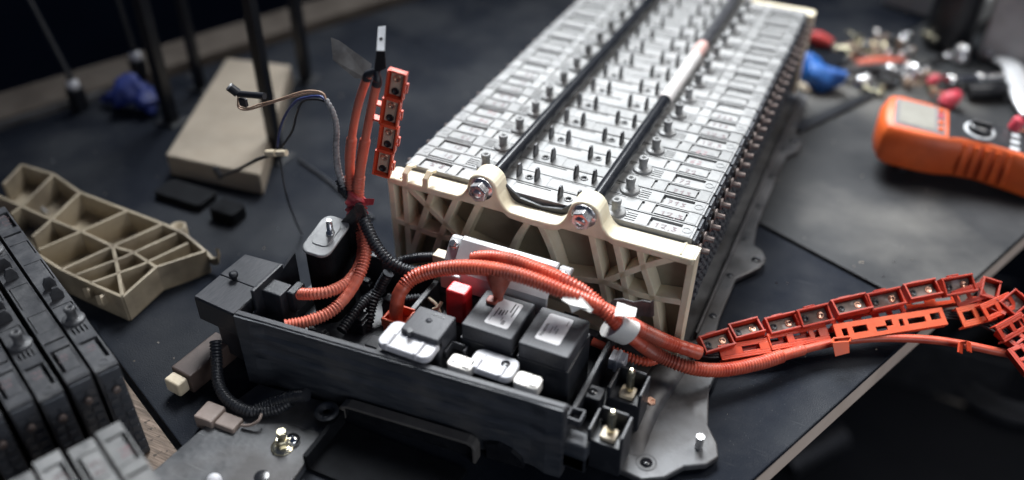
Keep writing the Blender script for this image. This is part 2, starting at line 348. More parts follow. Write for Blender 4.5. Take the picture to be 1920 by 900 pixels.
def digit_strokes(ch):
    D = {'0': [[(.5,0),(.1,.3),(.1,.7),(.5,1),(.9,.7),(.9,.3),(.5,0)]], '1': [[(.3,.75),(.55,1),(.5,0)]], '2': [[(.1,.75),(.4,1),(.85,.8),(.7,.45),(.1,0),(.9,.05)]],
         '3': [[(.1,.95),(.8,.95),(.4,.6),(.85,.35),(.5,0),(.1,.1)]], '6': [[(.8,1),(.3,.6),(.15,.2),(.5,0),(.85,.25),(.5,.5),(.2,.35)]], '7': [[(.1,.95),(.9,1),(.4,0)],[(.25,.5),(.75,.55)]],
         '8': [[(.5,.5),(.15,.75),(.5,1),(.85,.75),(.5,.5),(.1,.2),(.5,0),(.9,.2),(.5,.5)]], ',': [[(.4,.1),(.2,-.2)]], '4': [[(.6,0),(.65,1),(.1,.35),(.95,.4)]]}
    return D[ch]
def writing(body, x, y, h, z):
    mb = MB()
    for ch in body:
        if ch == ' ': x += h * .5; continue
        for st in digit_strokes(ch):
            pts = [(x + p[0] * h * .75 + random.uniform(-.6, .6), y + p[1] * h + random.uniform(-.8, .8), z) for p in st]
            for i in range(len(pts) - 1):
                a, b = _v(pts[i]), _v(pts[i+1]); d = (b - a).normalized(); n = Vector((-d.y, d.x, 0)) * (.38 + .25 * random.random())
                a = a - d * .3; b = b + d * .3
                q = [a - n, b - n, b + n, a + n]; k = .01 * i
                mb.add([(p.x, p.y, z + k) for p in q] + [(p.x, p.y, z - .3) for p in q], [(0,1,2,3),(0,4,5,1),(1,5,6,2),(2,6,7,3),(3,7,4,0)])
        x += h * (.95 if ch != ',' else .5)
    return mb
def copy_part(o, parent):
    c = o.copy(); sc.collection.objects.link(c); c.parent = parent; return c
mod0 = make_module_mesh().build('module', 'module', org=(0, 0, 0))
vent = MB().lathe((212, 9.5, -.4), (0, 0, 1), [(9.4, 0), (9.4, 1.6), (8.6, 2.3), (5.6, 2.6), (4.1, 3.4), (4.0, 9.6), (4.5, 10.2), (4.7, 13.0), (3.9, 14.2), (2.2, 14.2), (2.0, 10.0), (0, 10.0)], 20).build('vent_nozzle', 'module', mod0)
for x in (158, 176.5):
    MB().prism([(4, -.3), (14.5, -.3), (14.5, 6), (11.6, 12.5), (7.2, 12.5), (4, 6)], x - 1.1, x + 1.1, 'x').build('clip', 'module_dark', mod0, bevel=.3, seg=1)
for x, d in ((287.7, 1), (-2.7, -1)):
    MB().lathe((x, 9.3, -17), (d, 0, 0), [(0.01, 0), (5.2, 0), (5.2, 3.4), (6.0, 3.5), (6.0, 4.6), (2.6, 4.8), (2.6, 12.0), (2.2, 12.6)], 14).build('terminal', 'terminal', mod0)
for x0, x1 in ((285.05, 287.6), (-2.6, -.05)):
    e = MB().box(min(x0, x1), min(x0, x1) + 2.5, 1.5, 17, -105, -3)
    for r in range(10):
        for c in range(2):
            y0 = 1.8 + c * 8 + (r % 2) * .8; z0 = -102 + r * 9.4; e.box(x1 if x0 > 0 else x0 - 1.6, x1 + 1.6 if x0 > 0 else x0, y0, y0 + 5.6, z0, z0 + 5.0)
    e.build('dark_end_piece', 'black_rough', mod0)  # black plate and lattice bumps added so the module ends read dark
MB().lathe((166, 9.5, -.9), (0, 0, 1), [(0.01, .3), (3.0, .3), (3.0, -.3)], 14).build('clip_hole', 'gloss_black', mod0)  # black disc laid in the ring in place of the hole's shade
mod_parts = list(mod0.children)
WR = []
for body in ('12,3', '73', '62', '71', '72', '8,3', '713', '76'):
    o = writing(body, 249, 4.2, 6.6, -.95).build('handwriting', 'pencil', org=(0, 0, 0)); WR.append(o.data); bpy.data.objects.remove(o)
for me in WR[2::5]: me.materials[0] = M['red_pencil']
def write_on(mod, i):
    for k in range(2):
        o = bpy.data.objects.new('handwriting', WR[(i * 3 + k * 5) % len(WR)] if not (i == 0 and k == 0) else WR[0])
        sc.collection.objects.link(o); o.parent = mod
        if k: o.location = (285 * S, 17.9 * S, 0); o.rotation_euler = (0, 0, math.pi)

# ------------------------------------------------------------------ steel carrier tray under the pack
tray = thing('carrier_tray', 'grey galvanised steel tray with bolt lobes under the battery pack', 'tray', (150, 100, -140))
outline = [(-22, 575), (-22, -20), (-30, -120), (255, -120), (268, -146), (286, -158), (306, -160), (322, -150), (334, -132), (350, -122), (357, -110), (352, -96), (340, -80), (330, -40), (331, -2), (318, 20), (314, 60), (314, 128), (322, 140), (333, 158), (335, 176), (328, 188), (318, 194), (313, 230), (312, 330), (313, 400), (324, 418), (326, 440), (312, 456), (308, 575)]
MB().prism(outline, -136.5, -130).build('base_sheet', 'tray', tray, bevel=1.5)
MB().wall([(300, 560, -131), (300, 20, -131)], (0, 0, 1), 10, 3).build('side_lip', 'tray', tray, bevel=1)
MB().wall([(-14, 560, -131), (-14, 20, -131)], (0, 0, 1), 10, 3).build('side_lip', 'tray', tray, bevel=1)
bd = MB()
for i, (x, y, z, r) in enumerate([(292, 25, -129, 8), (289, -10, -127, 8), (283, -50, -124, 9), (281, -90, -126, 9), (287, -125, -129, 8)]): pass
MB().sweep([(297, 8, -134), (290, -30, -131), (284, -75, -130), (285, -112, -132), (292, -138, -136)], lambda s, L: 12 + 3 * math.sin(math.pi * s / L), 16, 3, flat=(1, .55), up=(0, 0, 1)).build('pressed_bead', 'tray', tray)
for x, y in ((304, -142), (326, 168), (316, 436), (322, 8)):
    MB().lathe((x, y, -130.4), (0, 0, 1), [(0.01, .55), (5.2, .5), (5.4, .62), (8.6, .7), (9.4, .1)], 22).build('bolt_hole_collar', 'tray', tray)
    MB().lathe((x, y, -129.75), (0, 0, 1), [(0.01, 0), (5.1, 0), (5.1, -.6)], 22).build('bolt_hole', 'gloss_black', tray)
MB().cyl((339, -108, -130), (339, -108, -116), 3.4, 14).build('weld_stud', 'steel', tray, bevel=.5)
for y in range(60, 560, 70):
    MB().lathe((307, y, -130.2), (0, 0, 1), [(0.01, .5), (4.0, .5), (4.2, 0)], 16).build('rivet', 'black', tray)
hexnut(MB(), (286.8, -82.1, -128.0), (.15, 0, 1), 5, 5, 7).build('clip_nut', 'copper', tray)
nb = tray

# ------------------------------------------------------------------ the battery pack
pack = thing('battery_pack', 'long grey battery pack of clamped modules with cream end plate and two tie rods', 'battery', (142, 280, -130))
for i in range(28):
    o = mod0 if i == 0 else mod0.copy()
    if i: sc.collection.objects.link(o)
    if i:
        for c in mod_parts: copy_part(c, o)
    o.parent = pack; y = i * 19.6 + .9; jz = random.uniform(-.35, .35); jx = random.uniform(-.5, .5)
    if i % 2 == 0: o.location = (Vector((jx, y, jz)) - ORG[pack]) * S
    else: o.location = (Vector((285 + jx, y + 17.9, jz)) - ORG[pack]) * S; o.rotation_euler = (0, 0, math.pi)
    if i < 12: write_on(o, i)
# end plates
def plate_top(x):
    z = -5.0
    for c in (94, 194):
        d = abs(x - c)
        z = max(z, 9.5 + math.sqrt(max(0, 15.4**2 - d*d)) if d < 15.4 else -99)
        if 13.5 <= d < 28: z = max(z, -5 + 17 * (1 - (d - 13.5) / 14.5) ** 2.0)
    if 112 < x < 176: z -= 3.5 * math.sin(math.pi * (x - 112) / 64) ** .5
    return z
def end_plate(y0, sgn, name):
    yy = lambda d: y0 - sgn * d
    xs = [-9 + 303 * k / 150 for k in range(151)]
    top = [(x, plate_top(x)) for x in xs]; low = [(x, min(plate_top(x) - 7.5, -10.5)) for x in reversed(xs)]
    a, b = sorted((yy(0), yy(22)))
    p = MB().prism(top + low, a, b, 'y').build(name, 'cream', pack, bevel=2.6, seg=4)
    a, b = sorted((yy(-.6), yy(.8)))
    MB().box(-7, 292, a, b, -120, -11).build('back_panel', 'panel', p)
    ribs = [[(-7, -6), (-6, -120)], [(9, -8), (7, -120)], [(41, -6), (25, -51), (6, -108)], [(67, -6), (51, -46), (26, -118)], [(91, -4), (76, -41), (46, -118)],
            [(3, -6), (36, -32), (69, -59)], [(140, -13), (127, -40), (118, -66)], [(150, -13), (162, -38), (172, -66)],
            [(200, -8), (213, -58), (228, -118)], [(222, -6), (232, -42), (250, -118)], [(244, -6), (251, -30), (263, -62), (276, -118)],
            [(284, -6), (250, -30), (216, -59)], [(69, -59), (105, -66), (142, -68), (180, -66), (216, -59)], [(216, -59), (250, -62), (288, -57)], [(69, -59), (36, -62), (-6, -57)],
            [(292, -6), (290, -120)], [(-8, -118), (292, -118)]]
    for r in ribs:
        MB().wall([(x, yy(.7), z) for x, z in spl2(r)], (0, -sgn, 0), 18.5, 6.4).build('rib', 'cream', p, bevel=.7)
    for x in (8, 30):
        MB().wall([(x, yy(21), -8), (x + .5, yy(20), 3), (x + 2, yy(14), 8), (x + 3, yy(8), 6)], (1, 0, 0), 6, 3).build('hook', 'cream', p, bevel=.8)
    return p
def spl2(r):
    if len(r) < 3: return r
    return [(p.x, p.y) for p in spline([(x, z, 0) for x, z in r], 8)]
end_plate(0, 1, 'end_plate'); rear = end_plate(28 * 19.6 + .4, -1, 'end_plate')
MB().wall([(107, -3, 11), (114, -3, 5), (124, -3, -2), (146, -3, -5), (166, -3, -2), (174, -3, 5), (181, -3, 11)], (0, 0, -1), 12, 2.5).build('black_gasket', 'black', pack)
for i, x in enumerate((94, 194)):
    rod = MB().cyl((x, -20, 9.5), (x, 570, 9.5), 6.3, 32).build('tie_rod', 'gloss_black', pack)
    if i == 1:
        MB().cyl((x, 214, 9), (x, 334, 9), 7.5, 28).build('white_sleeve', 'white_tube', rod, label='white plastic sleeve on the black rod')
        MB().cyl((x, 334.3, 9), (x, 366, 9), 7.4, 28).build('pink_sleeve_end', 'pink', rod)
        MB().cyl((x, 366.3, 9), (x, 560, 9), 7.3, 24).build('grey_sleeve', 'rod', rod)
    nut = hexnut(MB(), (x, -22.5, 11), (0, -1, 0), 9.4, 8, 11.6).build('hex_nut', 'steel', rod, bevel=.3)
    MB().lathe((x, -32, 11), (0, -1, 0), [(5.0, 0), (5.0, 1.0), (4.2, 2.0), (0.01, 2.2)], 18).build('bolt_end', 'steel', nut)

# ------------------------------------------------------------------ junction box in front of the pack
jb = thing('junction_box', 'black plastic junction box with two relays before the cream end plate', 'junction box', (100, -130, -130))
base = MB(); base.box(-52, 262, -176, -40, -128, -112); base.box(-52, -47, -176, -40, -112, -92); base.box(238, 243, -172, -46, -112, -84)
base.box(110, 236, -166, -160, -112, -78); base.box(-40, 60, -60, -55, -112, -75); base.box(60, 66, -170, -60, -112, -80)
base.build('base', 'black', jb, bevel=1)
rnd = random.Random(3)
for k in range(26):
    x = rnd.uniform(-38, 225); y = rnd.uniform(-160, -50)
    if 128 < x < 236 and y < -70 and y > -150: continue
    a, b = rnd.uniform(8, 22), rnd.uniform(6, 18); z = rnd.uniform(-100, -86)
    MB().box(x, x + a, y, y + b, -112.5, z).box(x + 1.5, x + a - 1.5, y + 1.5, y + b - 1.5, z - .5, z + 4).build('inner_housing', 'black', jb, bevel=.8)
# front wall with wavy mouldings, arched opening
def wl(x): return -192 + .07 * x
wm = MB(); nx = 90; prof = [(-139.5, 0), (-137, 1.5), (-104, 1.5), (-101, 3.2), (-95, 3.2), (-92, 1.2), (-86, 1.2), (-83, 2.6), (-77, 2.6), (-74, .8), (-66, .8), (-63, 2.2), (-60, 2.6), (-58.5, 2.4)]
pts = []
for i in range(nx + 1):
    x = -60 + 302 * i / nx; row = []
    for z, d in prof:
        inset = min(1, max(0, (x + 46) / 14)) * min(1, max(0, (228 - x) / 14))
        row.append((x, wl(x) - (5.0 - (5.0 - d * 1.7) * inset), z))
    for z, d in reversed(prof): row.append((x, wl(x) + 3.0, z))
    pts += row
n = len(prof) * 2; fs = []
for i in range(nx):
    x = -60 + 302 * (i + .5) / nx
    for k in range(n):
        k2 = (k + 1) % n; fs.append((i*n+k, (i+1)*n+k, (i+1)*n+k2, i*n+k2))
wm.add(pts, fs, False); wm.add(pts[:n], [tuple(range(n))]); wm.add(pts[-n:], [tuple(range(n-1, -1, -1))])
wall = wm.build('front_wall', 'black_rough', jb)
MB().wall([(x, wl(x), -58.4) for x in (-60, 40, 140, 242)], (0, 0, 1), 1.2, 5).build('wall_rim', 'relay', wall, bevel=.4)
MB().box(239, 243, -178.5, -170, -139, -60).build('wall_edge', 'relay', wall, bevel=.8)
dp = [(44, -206, -139.5), (44, -206, -124), (47, -206, -120), (52, -205.5, -118.5), (110, -201, -118), (164, -197, -117.5), (169, -197, -119), (171, -197, -123), (171, -197, -139.5)]
MB().wall(dp, (0, 1, 0), 10, 3).build('air_duct_rim', 'rim_lit', jb, bevel=.8)
MB().add([(p[0], p[1] + 6, p[2]) for p in dp] + [(p[0], p[1] + 7.5, p[2]) for p in dp], [tuple(range(9)), tuple(range(17, 8, -1))] + [(i, 9 + i, 9 + (i + 1) % 9, (i + 1) % 9) for i in range(9)]).build('duct_screen', 'gloss_black', jb)
MB().add([(178, -187, -139.4), (178, -187, -122), (188, -186, -119), (200, -185, -123), (208, -184.5, -130), (211, -184.3, -139.4), (178, -182, -139.4), (178, -182, -122), (188, -181, -119), (200, -180, -123), (208, -179.5, -130), (211, -179.3, -139.4)], [tuple(range(6)), tuple(range(11, 5, -1))] + [(i, 6 + i, 6 + (i + 1) % 6, (i + 1) % 6) for i in range(6)]).build('arched_opening', 'gloss_black', jb)
MB().box(46, 170, -262, -207, -139.3, -136.5).box(46, 50, -262, -207, -136.5, -122).build('dark_recess_trough', 'duct_black', jb)  # black trough added so the recess below the rim reads as dark shade
MB().lathe((38.0, -215.5, -120.0), (0, 0, 1), [(0.01, 0), (3, 0), (3, 1), (6, 1), (6.5, 3), (10.5, 3), (11, 0)], 22).build('mount_eye', 'black', jb)
# relays
def relay(x0, x1, y0, y1, zt, name, flip):
    r = MB().prism(rrect(x0, x1, y0, y1, 2.2), -112.5, zt).build('relay', 'relay', jb, bevel=1.3, seg=3)
    MB().prism(rrect(x0 - 1.2, x1 + 1.2, y0 - 1.2, y1 + 1.2, 2.2), -112, zt - 15).build('relay_skirt', 'black', r, bevel=.8)
    return r
r1 = relay(131, 178, -138, -88, -45, 'relay', 0); r2 = relay(184, 228.5, -138, -88, -45, 'relay', 1)
def sticker(par, cx, cy, w_, h_, z):
    return MB().prism(rrect(cx - w_/2, cx + w_/2, cy - h_/2, cy + h_/2, 2.2), z + .02, z + .18).build('label_sticker', 'paper', par)
s1 = sticker(r1, 158.5, -111, 22, 34, -45); s2 = sticker(r2, 205, -110.5, 22, 34, -45)
def bars(par, spec, z, mt):
    mb = MB()
    for x, y0, y1, t in spec: mb.box(x - t/2, x + t/2, y0, y1, z - .1, z + .08)
    mb.build('printed_lines', mt, par)
up = Matrix.Rotation(math.pi / 2, 4, 'Z')
def tm(x, y, z): mm = up.copy(); mm.translation = (x, y, z); return mm
text_mesh('Panasonic', 4.2, 'printed_name', 'ink', s2, tm(197.6, -114.5, -44.76))
bars(s2, [(203, -117, -108, .7), (205.5, -112, -106, .7), (208, -116, -109, .8), (212.8, -103, -97, .8)], -44.8, 'grey_ink')
bars(s1, [(163, -108, -96, 1.1), (166, -113, -97, 1.0), (152, -118, -106, .8), (155, -114, -108, 1.1), (157.6, -114, -107, 1.1), (160, -112, -106, 1.0)], -44.8, 'ink')
bars(s1, [(150.5, -124, -117, .6), (160, -121, -116, .8), (162.6, -124.5, -119, 3.0)], -44.8, 'grey_ink')
# small black sensor block with raised lettering
blk = MB().prism(rrect(88, 124, -165, -132, 2), -112, -45).build('sensor_block', 'relay', jb, bevel=1.5, seg=3)
mm = Matrix.Identity(4); mm.translation = (107, -137.5, -44.95); text_mesh('N199005', 4.6, 'raised_lettering', 'black', blk, mm, .25)
MB().lathe((105, -146, -45.1), (0, 0, 1), [(3, 0), (2.6, .7), (0.01, 1.0)], 16).build('moulding_dot', 'relay', blk)
# white caps and tabs along the wall
def capblock(x0, x1, y0, y1, z, hole, peg):
    c = MB().prism(rrect(x0, x1, y0, y1, 7), z - 7, z).build('terminal_cap', 'white', jb, bevel=1.4, seg=3)
    for gx in ((x0 * .8 + x1 * .2), (x0 * .25 + x1 * .75)):
        MB().box(gx - 1.6, gx + 1.6, y0 - .6, (y0 + y1) / 2, z - 6, z + 1.8).build('cap_ridge', 'white', c, bevel=1.2, seg=3)
        MB().box(gx + 1.9, gx + 2.9, y0 + 2, (y0 + y1) / 2 + 5, z - 1, z + .12).build('cap_groove', 'grey_ink', c)
    if hole:
        MB().lathe((x1 - 11, y1 - 9, z - .1), (0, 0, 1), [(0.01, .25), (4.0, .25), (4.2, 0)], 18).build('cap_hole', 'gloss_black', c)
    if peg: MB().cyl(((x0 + x1)/2 - 2, (y0 + y1)/2 + 3, z - 1), ((x0 + x1)/2 - 1, (y0 + y1)/2 + 2, z + 8), 2.6, 12).build('peg', 'black', c)
capblock(74, 124, -183, -152, -50, False, True); capblock(150, 190, -166, -142, -60, True, False)
for x, y in ((134, -172), (192, -167)):
    t = MB().prism(rrect(x, x + 22, y, y + 15, 4), -70, -60).build('terminal_tab', 'ivorywhite', jb, bevel=1.0, seg=3)
    MB().box(x + 14, x + 20, y + 2, y + 13, -61, -58.6).build('tab_step', 'ivorywhite', t, bevel=.5)
    MB().box(x + 11.8, x + 13.2, y + 1, y + 14, -61, -59.8).build('tab_groove', 'taupe', t)
    MB().box(x + 3, x + 6, y + 4, y + 6, -61, -59.85).build('tab_slot', 'black', t)
MB().wall([(126, -158, -70), (126, -144, -70), (140, -144, -70), (140, -150, -70)], (0, 0, 1), 8, 2).build('terminal_guard', 'relay', jb, bevel=.4)
fr = MB()
for a, b in (((232, -168), (232, -158)), ((232, -158), (252, -156)), ((252, -156), (252, -168)), ((252, -168), (232, -168)), ((241, -167), (241, -157))): fr.wall([(a[0], a[1], -84), (b[0], b[1], -84)], (0, 0, 1), 7, 1.8)
fr.build('socket_frame', 'relay', jb, bevel=.3)
# stud terminals at the right end
for p, q in (((273.3, -105.6, -86.0), (0, 0)), ((274.6, -155.2, -86.0), (0, 0))):
    x, y = p[0], p[1]
    h_ = MB().box(x - 16, x + 14, y - 12, y + 14, -128, -96).box(x - 16, x - 13, y - 12, y + 14, -96, -84).box(x + 11, x + 14, y - 12, y + 14, -96, -82).box(x - 12.5, x + 10.5, y + 11, y + 14, -96, -80).build('terminal_housing', 'black', jb, bevel=1)
    MB().prism(rrect(x - 7, x + 6, y - 8, y + 5, 2), -95.8, -92).build('contact_plate', 'ivory', h_, bevel=.6)
    MB().lathe((x, y, -91), (0, 0, 1), [(3.4, 0), (3.4, 18), (2.8, 22), (1.2, 24)], 16).build('terminal_stud', 'brass', h_)
MB().box(232, 262, -176, -160, -128, -97).build('side_step', 'black_rough', jb, bevel=2)
MB().prism(rrect(238, 256, -132, -116, 3), -112, -88).build('small_post', 'black', jb, bevel=1)
MB().lathe((247, -124, -88.1), (0, 0, 1), [(0.01, .3), (4, .3), (4.2, 0)], 18).build('post_hole', 'gloss_black', jb)
# left-hand box
lb = MB().prism([(-110, -195), (-62, -199), (-60, -124), (-107, -127)], -86, -60).build('left_box', 'black', jb, bevel=1.5, seg=3)
MB().prism([(-109.5, -194), (-62.5, -198), (-61.5, -162), (-108.5, -160.5)], -60.3, -59.2).build('box_top_sheen', 'relay', lb, bevel=.5)  # lighter top plate added, its tone stands in for sheen on the box
MB().prism([(-109, -160), (-61, -162), (-60.5, -123), (-107, -126)], -60.5, -58.6).build('box_lid_step', 'relay', lb, bevel=.8)  # fold step in the same lightened top tone
MB().lathe((-92, -160, -60), (0, 0, 1), [(2.6, 0), (2.6, 5), (4.2, 5.5), (4.2, 8), (2, 9)], 14).build('lid_peg', 'black', lb)
MB().prism([(-98, -188), (-62, -192), (-60, -130), (-98, -132)], -128, -86.5).build('box_leg', 'black', lb, bevel=2)
cx = MB().box(-58, -34, -168, -150, -110, -52).box(-58, -54, -178, -135, -110, -46).build('cable_gland_block', 'black', jb, bevel=1.2)
MB().box(-34, -26, -160, -142, -76, -53).build('gland_nose', 'black', cx, bevel=1.5)
MB().wall([(-56, -182, -70), (-56, -150, -56), (-54, -118, -44)], (0, 0, -1), 34, 3).build('side_fin', 'black', jb, bevel=.6)
# silver topped post with stud
slope = lambda p: (p[0] - 4.5, p[1] + 8.5, p[2] - 9.5 + ((p[1] + 113) * .25 if p[2] > -60 else 0))
sp = MB().prism(rrect(-34, -6, -134, -92, 9), -112, -17.5).xform(slope).build('mount_post', 'duct_black', jb, bevel=1, seg=3)
pl = MB().prism(rrect(-35, -5, -136, -91, 9), -17.4, -14.5).xform(slope).build('mount_plate', 'tin', sp, bevel=1.2, seg=3)
MB().prism(rrect(-29, -11, -126, -98, 5), -14.4, -13.6).xform(slope).build('plate_boss', 'tin', pl, bevel=.4)
MB().lathe((-21, -102, -23), (0, 0, 1), [(4.2, 0), (4.2, 1.6), (3.0, 1.8), (3.0, 14), (2.6, 14.8)], 16).build('mount_stud', 'steel', pl)
MB().wall([(-34, -90, -60), (-20, -86, -20), (-4, -82, 2), (2, -80, 2)], (.2, 0, -1), 40, 2).build('back_fin', 'gloss_black', jb)
# folded aluminium cover
cv = MB().prism([(-52, -23), (-57, -19.5), (-61, -21), (-82, -42), (-84, -62), (-81, -62), (-79, -43), (-60, -25), (-55, -24)][::-1], 92, 186, 'x').build('folded_cover', 'alu', jb, bevel=1.6, seg=3)
for x0, x1 in ((80, 91.5), (186.5, 198)):
    f = MB().prism([(-50, -26), (-56, -23), (-62, -26), (-74, -40), (-72, -42), (-60, -30), (-52, -29)][::-1], x0, x1, 'x').build('cover_ear', 'alu', cv, bevel=1.5, seg=3)
    hexnut(MB(), ((x0 + x1)/2, -63, -28), (0, -.6, .75), 3.6, 4, 5).build('screw', 'steel', f)
MB().box(82, 102, -86, -68, -62, -44).build('cover_tab', 'alu', cv, bevel=1.5)
# boots
MB().prism(rrect(98, 118, -108, -92, 3), -112, -42).xform(lambda p: (p[0] + (1.5 if p[2] > -60 else 0), p[1], p[2])).build('red_boot', 'red', jb, bevel=2, seg=3, label='glossy red rubber terminal boot')
MB().box(92, 124, -112, -88, -112, -76).build('boot_socket', 'black', jb, bevel=1)
MB().lathe((146, -96, -45), (0, .05, 1), [(4.2, 0), (4.4, 4), (7, 12), (10, 20), (11, 26), (9, 31)], 18).build('brown_boot', 'brown', jb, label='dull brown rubber boot above the relay')
MB().prism(rrect(138, 148, -106, -97, 2), -44.7, -41.5).build('boot_foot', 'brown', jb, bevel=1)
# orange plug with crown edge
pg = MB()
for k in range(4):
    pass
pg.prism(rrect(53, 77, -142, -121, 3), -96, -74); pg.wall([(53.5, -141.5, -74), (76.5, -141.5, -74)], (0, 0, 1), 9, 2.4).wall([(76, -140, -74), (76, -123, -74)], (0, 0, 1), 10, 2.4).wall([(54, -140, -74), (54, -123, -74)], (0, 0, 1), 8, 2.4).wall([(55, -122, -74), (76, -122, -74)], (0, 0, 1), 11, 2.4)
pg.build('orange_plug', 'holder_bright', jb, bevel=1)
for k in range(3): MB().box(55.5 + k * 7.6, 60.5 + k * 7.6, -144, -142.1, -95, -70).build('plug_rib', 'holder_bright', jb, bevel=.6)
MB().cyl((56, -146, -98), (56, -146, -88), 4, 14).build('pink_nub', 'pinktool', jb, bevel=1)

def alen(P, n):
    q_ = spline(P[:n + 1] if n < len(P) else P, 1.0); return sum((q_[i + 1] - q_[i]).length for i in range(len(q_) - 1))
# ------------------------------------------------------------------ cables and conduits
def cable(name, pts, rf, mt, label, cat, seg=14, step=.72, group=None):
    return MB().sweep(pts, rf, seg, step).build(name, mt, None, label=label, cat=cat, group=group)
A = [(61.4, -133.0, -75.8), (62.9, -130.0, -56.1), (64.8, -124.0, -43.4), (72.5, -112.0, -33.8), (95.2, -102.0, -24.3), (129.3, -97.0, -15.0), (168.4, -95.0, -12.2), (206.5, -93.0, -17.5), (232.4, -84.0, -30.8), (262.5, -70.0, -53.1), (287.1, -48.2, -80.0), (315.1, -34.7, -94.0)]
SA = alen(A, 11) - 22
c = cable('orange_conduit', A, corr(5.6, 1.3, 3.0, ((0, 40), (SA, 500))), 'orange', 'thick ridged orange conduit arching over the two relays from the crowned plug', 'conduit')
B = [(95.7, -66.0, -41.7), (114.4, -68.0, -29.7), (142.7, -72.0, -19.1), (169.9, -76.0, -16.3), (202.0, -82.0, -15.9), (223.4, -80.0, -26.1), (247.3, -84.0, -40.1), (261.8, -72.0, -64.1), (280.0, -51.6, -95.0), (308.4, -43.7, -106.0), (334.2, -25.1, -116.0), (362.7, 1.7, -120.0), (386.7, 29.8, -122.0), (420.5, 61.6, -122.0), (456.2, 84.5, -121.0), (497.8, 102.5, -121.0), (530.6, 111.9, -122.0), (579.0, 127.9, -130.0), (609.9, 148.1, -140.0)]
LB = alen(B, 12) - 8
def rB(s, L):
    if s < 14: return 4.6
    if s < LB: return corr(5.3, 1.3, 3.0)(s, L)
    if s < LB + 24: return 5.0 + .35 * (1 if (s / 1.6) % 1 < .5 else 0)
    return 4.0
cable('orange_conduit', B, rB, 'orange', 'ridged orange conduit sagging below the other and running out along the orange busbar chain', 'conduit')
cable('orange_conduit', [(223.6, -63.6, -92.0), (241.4, -63.1, -95.0), (261.7, -62.8, -98.0), (275.1, -57.6, -101.0), (283.6, -44.3, -104.0)], corr(3.0, 1.5, 3.2, ((0, 20),)), 'orange', 'short thin orange conduit with white clip beside the right relay', 'conduit')
MB().box(*[v for v in (246, 260, -84, -70, -98, -86)]).box(251, 254.5, -85, -69, -99, -85).build('cable_clip', 'white', None, bevel=1, label='small white plastic clip on the thin orange conduit', cat='clip')
O1 = [(-19.0, -184.1, -68.0), (-4.9, -172.0, -67.5), (8.4, -154.0, -65.0), (14.5, -132.0, -57.4), (16.1, -112.0, -45.0), (12.4, -96.0, -32.9), (4.2, -84.0, -22.3), (-5.9, -74.0, -13.8), (-12.5, -66.0, -6.4), (-13.9, -61.0, 8.6), (-9.4, -58.0, 34.1), (-1.6, -57.0, 63.3), (7.8, -57.0, 94.7), (15.7, -57.0, 119.2)]
O2 = [(-28.9, -152.0, -59.7), (-9.8, -150.0, -54.2), (2.4, -141.0, -53.0), (8.5, -122.0, -52.7), (7.2, -97.0, -43.2), (-4.7, -78.0, -26.1), (-16.2, -66.0, -12.9), (-23.1, -60.0, 5.4), (-23.9, -56.0, 29.1), (-18.1, -55.0, 58.2), (-8.1, -55.0, 90.0), (5.2, -55.0, 120.9)]
def rO(R, cut):
    def f(s, L):
        if s < cut - 14: return corr(R, 1.15, 2.9, ((52, 82),))(s, L)
        if s < cut: return R + .2
        if s < cut + 26: return 4.5 + .5 * (1 if (s / 1.8) % 1 < .5 else 0)
        return 3.8
    return f
cable('orange_cable', O1, rO(4.6, 196), 'orange_cable', 'thick orange cable from inside the black wall up to the upright lug, outer of two', 'cable')
cable('orange_cable', O2, rO(4.4, 176), 'orange_cable', 'thick orange cable from the black cable gland up to the upright lug', 'cable')
MB().sweep([(-9.9, -74.0, -18.1), (-13.7, -69.0, -13.3), (-14.8, -66.0, -6.5), (-13.4, -63.0, -2.5)], lambda s, L: 9.5 + 1.2 * math.sin(s * 1.1), 16, 1.2).add([(-7.4, -66.0, -2.5), (5.7, -66.0, 0.8), (3.8, -66.0, -6.4), (-5.7, -68.0, -9.1), (-11.8, -60.0, -7.5), (2.8, -62.0, -2.6), (0.9, -62.0, -9.7), (-10.1, -62.0, -14.2)], [(0,1,2,3),(4,7,6,5),(0,4,5,1),(1,5,6,2),(2,6,7,3),(3,7,4,0)]).build('red_tape_wrap', 'redtape', None, bevel=.6, label='shiny dark red tape wrapped round the orange and black cables', cat='tape')
lug = thing('cable_lug', 'upright grey metal lug strip at the top of the orange cables', 'lug', (19.6, -55.0, 128.9))
MB().add([(17.1, -56.5, 145.8), (25.5, -56.5, 148.0), (24.6, -56.0, 131.4), (11.3, -56.0, 122.7), (15.4, -54.0, 144.4), (23.9, -54.0, 146.6), (23.0, -53.5, 129.9), (9.6, -53.5, 121.2)], [(0,1,2,3),(4,7,6,5),(0,4,5,1),(1,5,6,2),(2,6,7,3),(3,7,4,0)]).build('lug_strip', 'post', lug, bevel=.4)
MB().add([(8.4, -38.0, 157.8), (15.9, -38.0, 160.1), (26.0, -58.0, 148.2), (18.2, -58.0, 146.7), (7.6, -36.8, 157.2), (15.1, -36.8, 159.5), (25.2, -56.8, 147.6), (17.4, -56.8, 146.0)], [(0,1,2,3),(4,7,6,5),(0,4,5,1),(1,5,6,2),(2,6,7,3),(3,7,4,0)]).build('tinned_tip', 'pale_steel', lug)
MB().lathe((17.3, -48.6, 152.9), (0, -.8, .6), [(1.6, 0), (1.4, .5), (0.01, .5)], 12).build('tip_hole', 'post', lug)
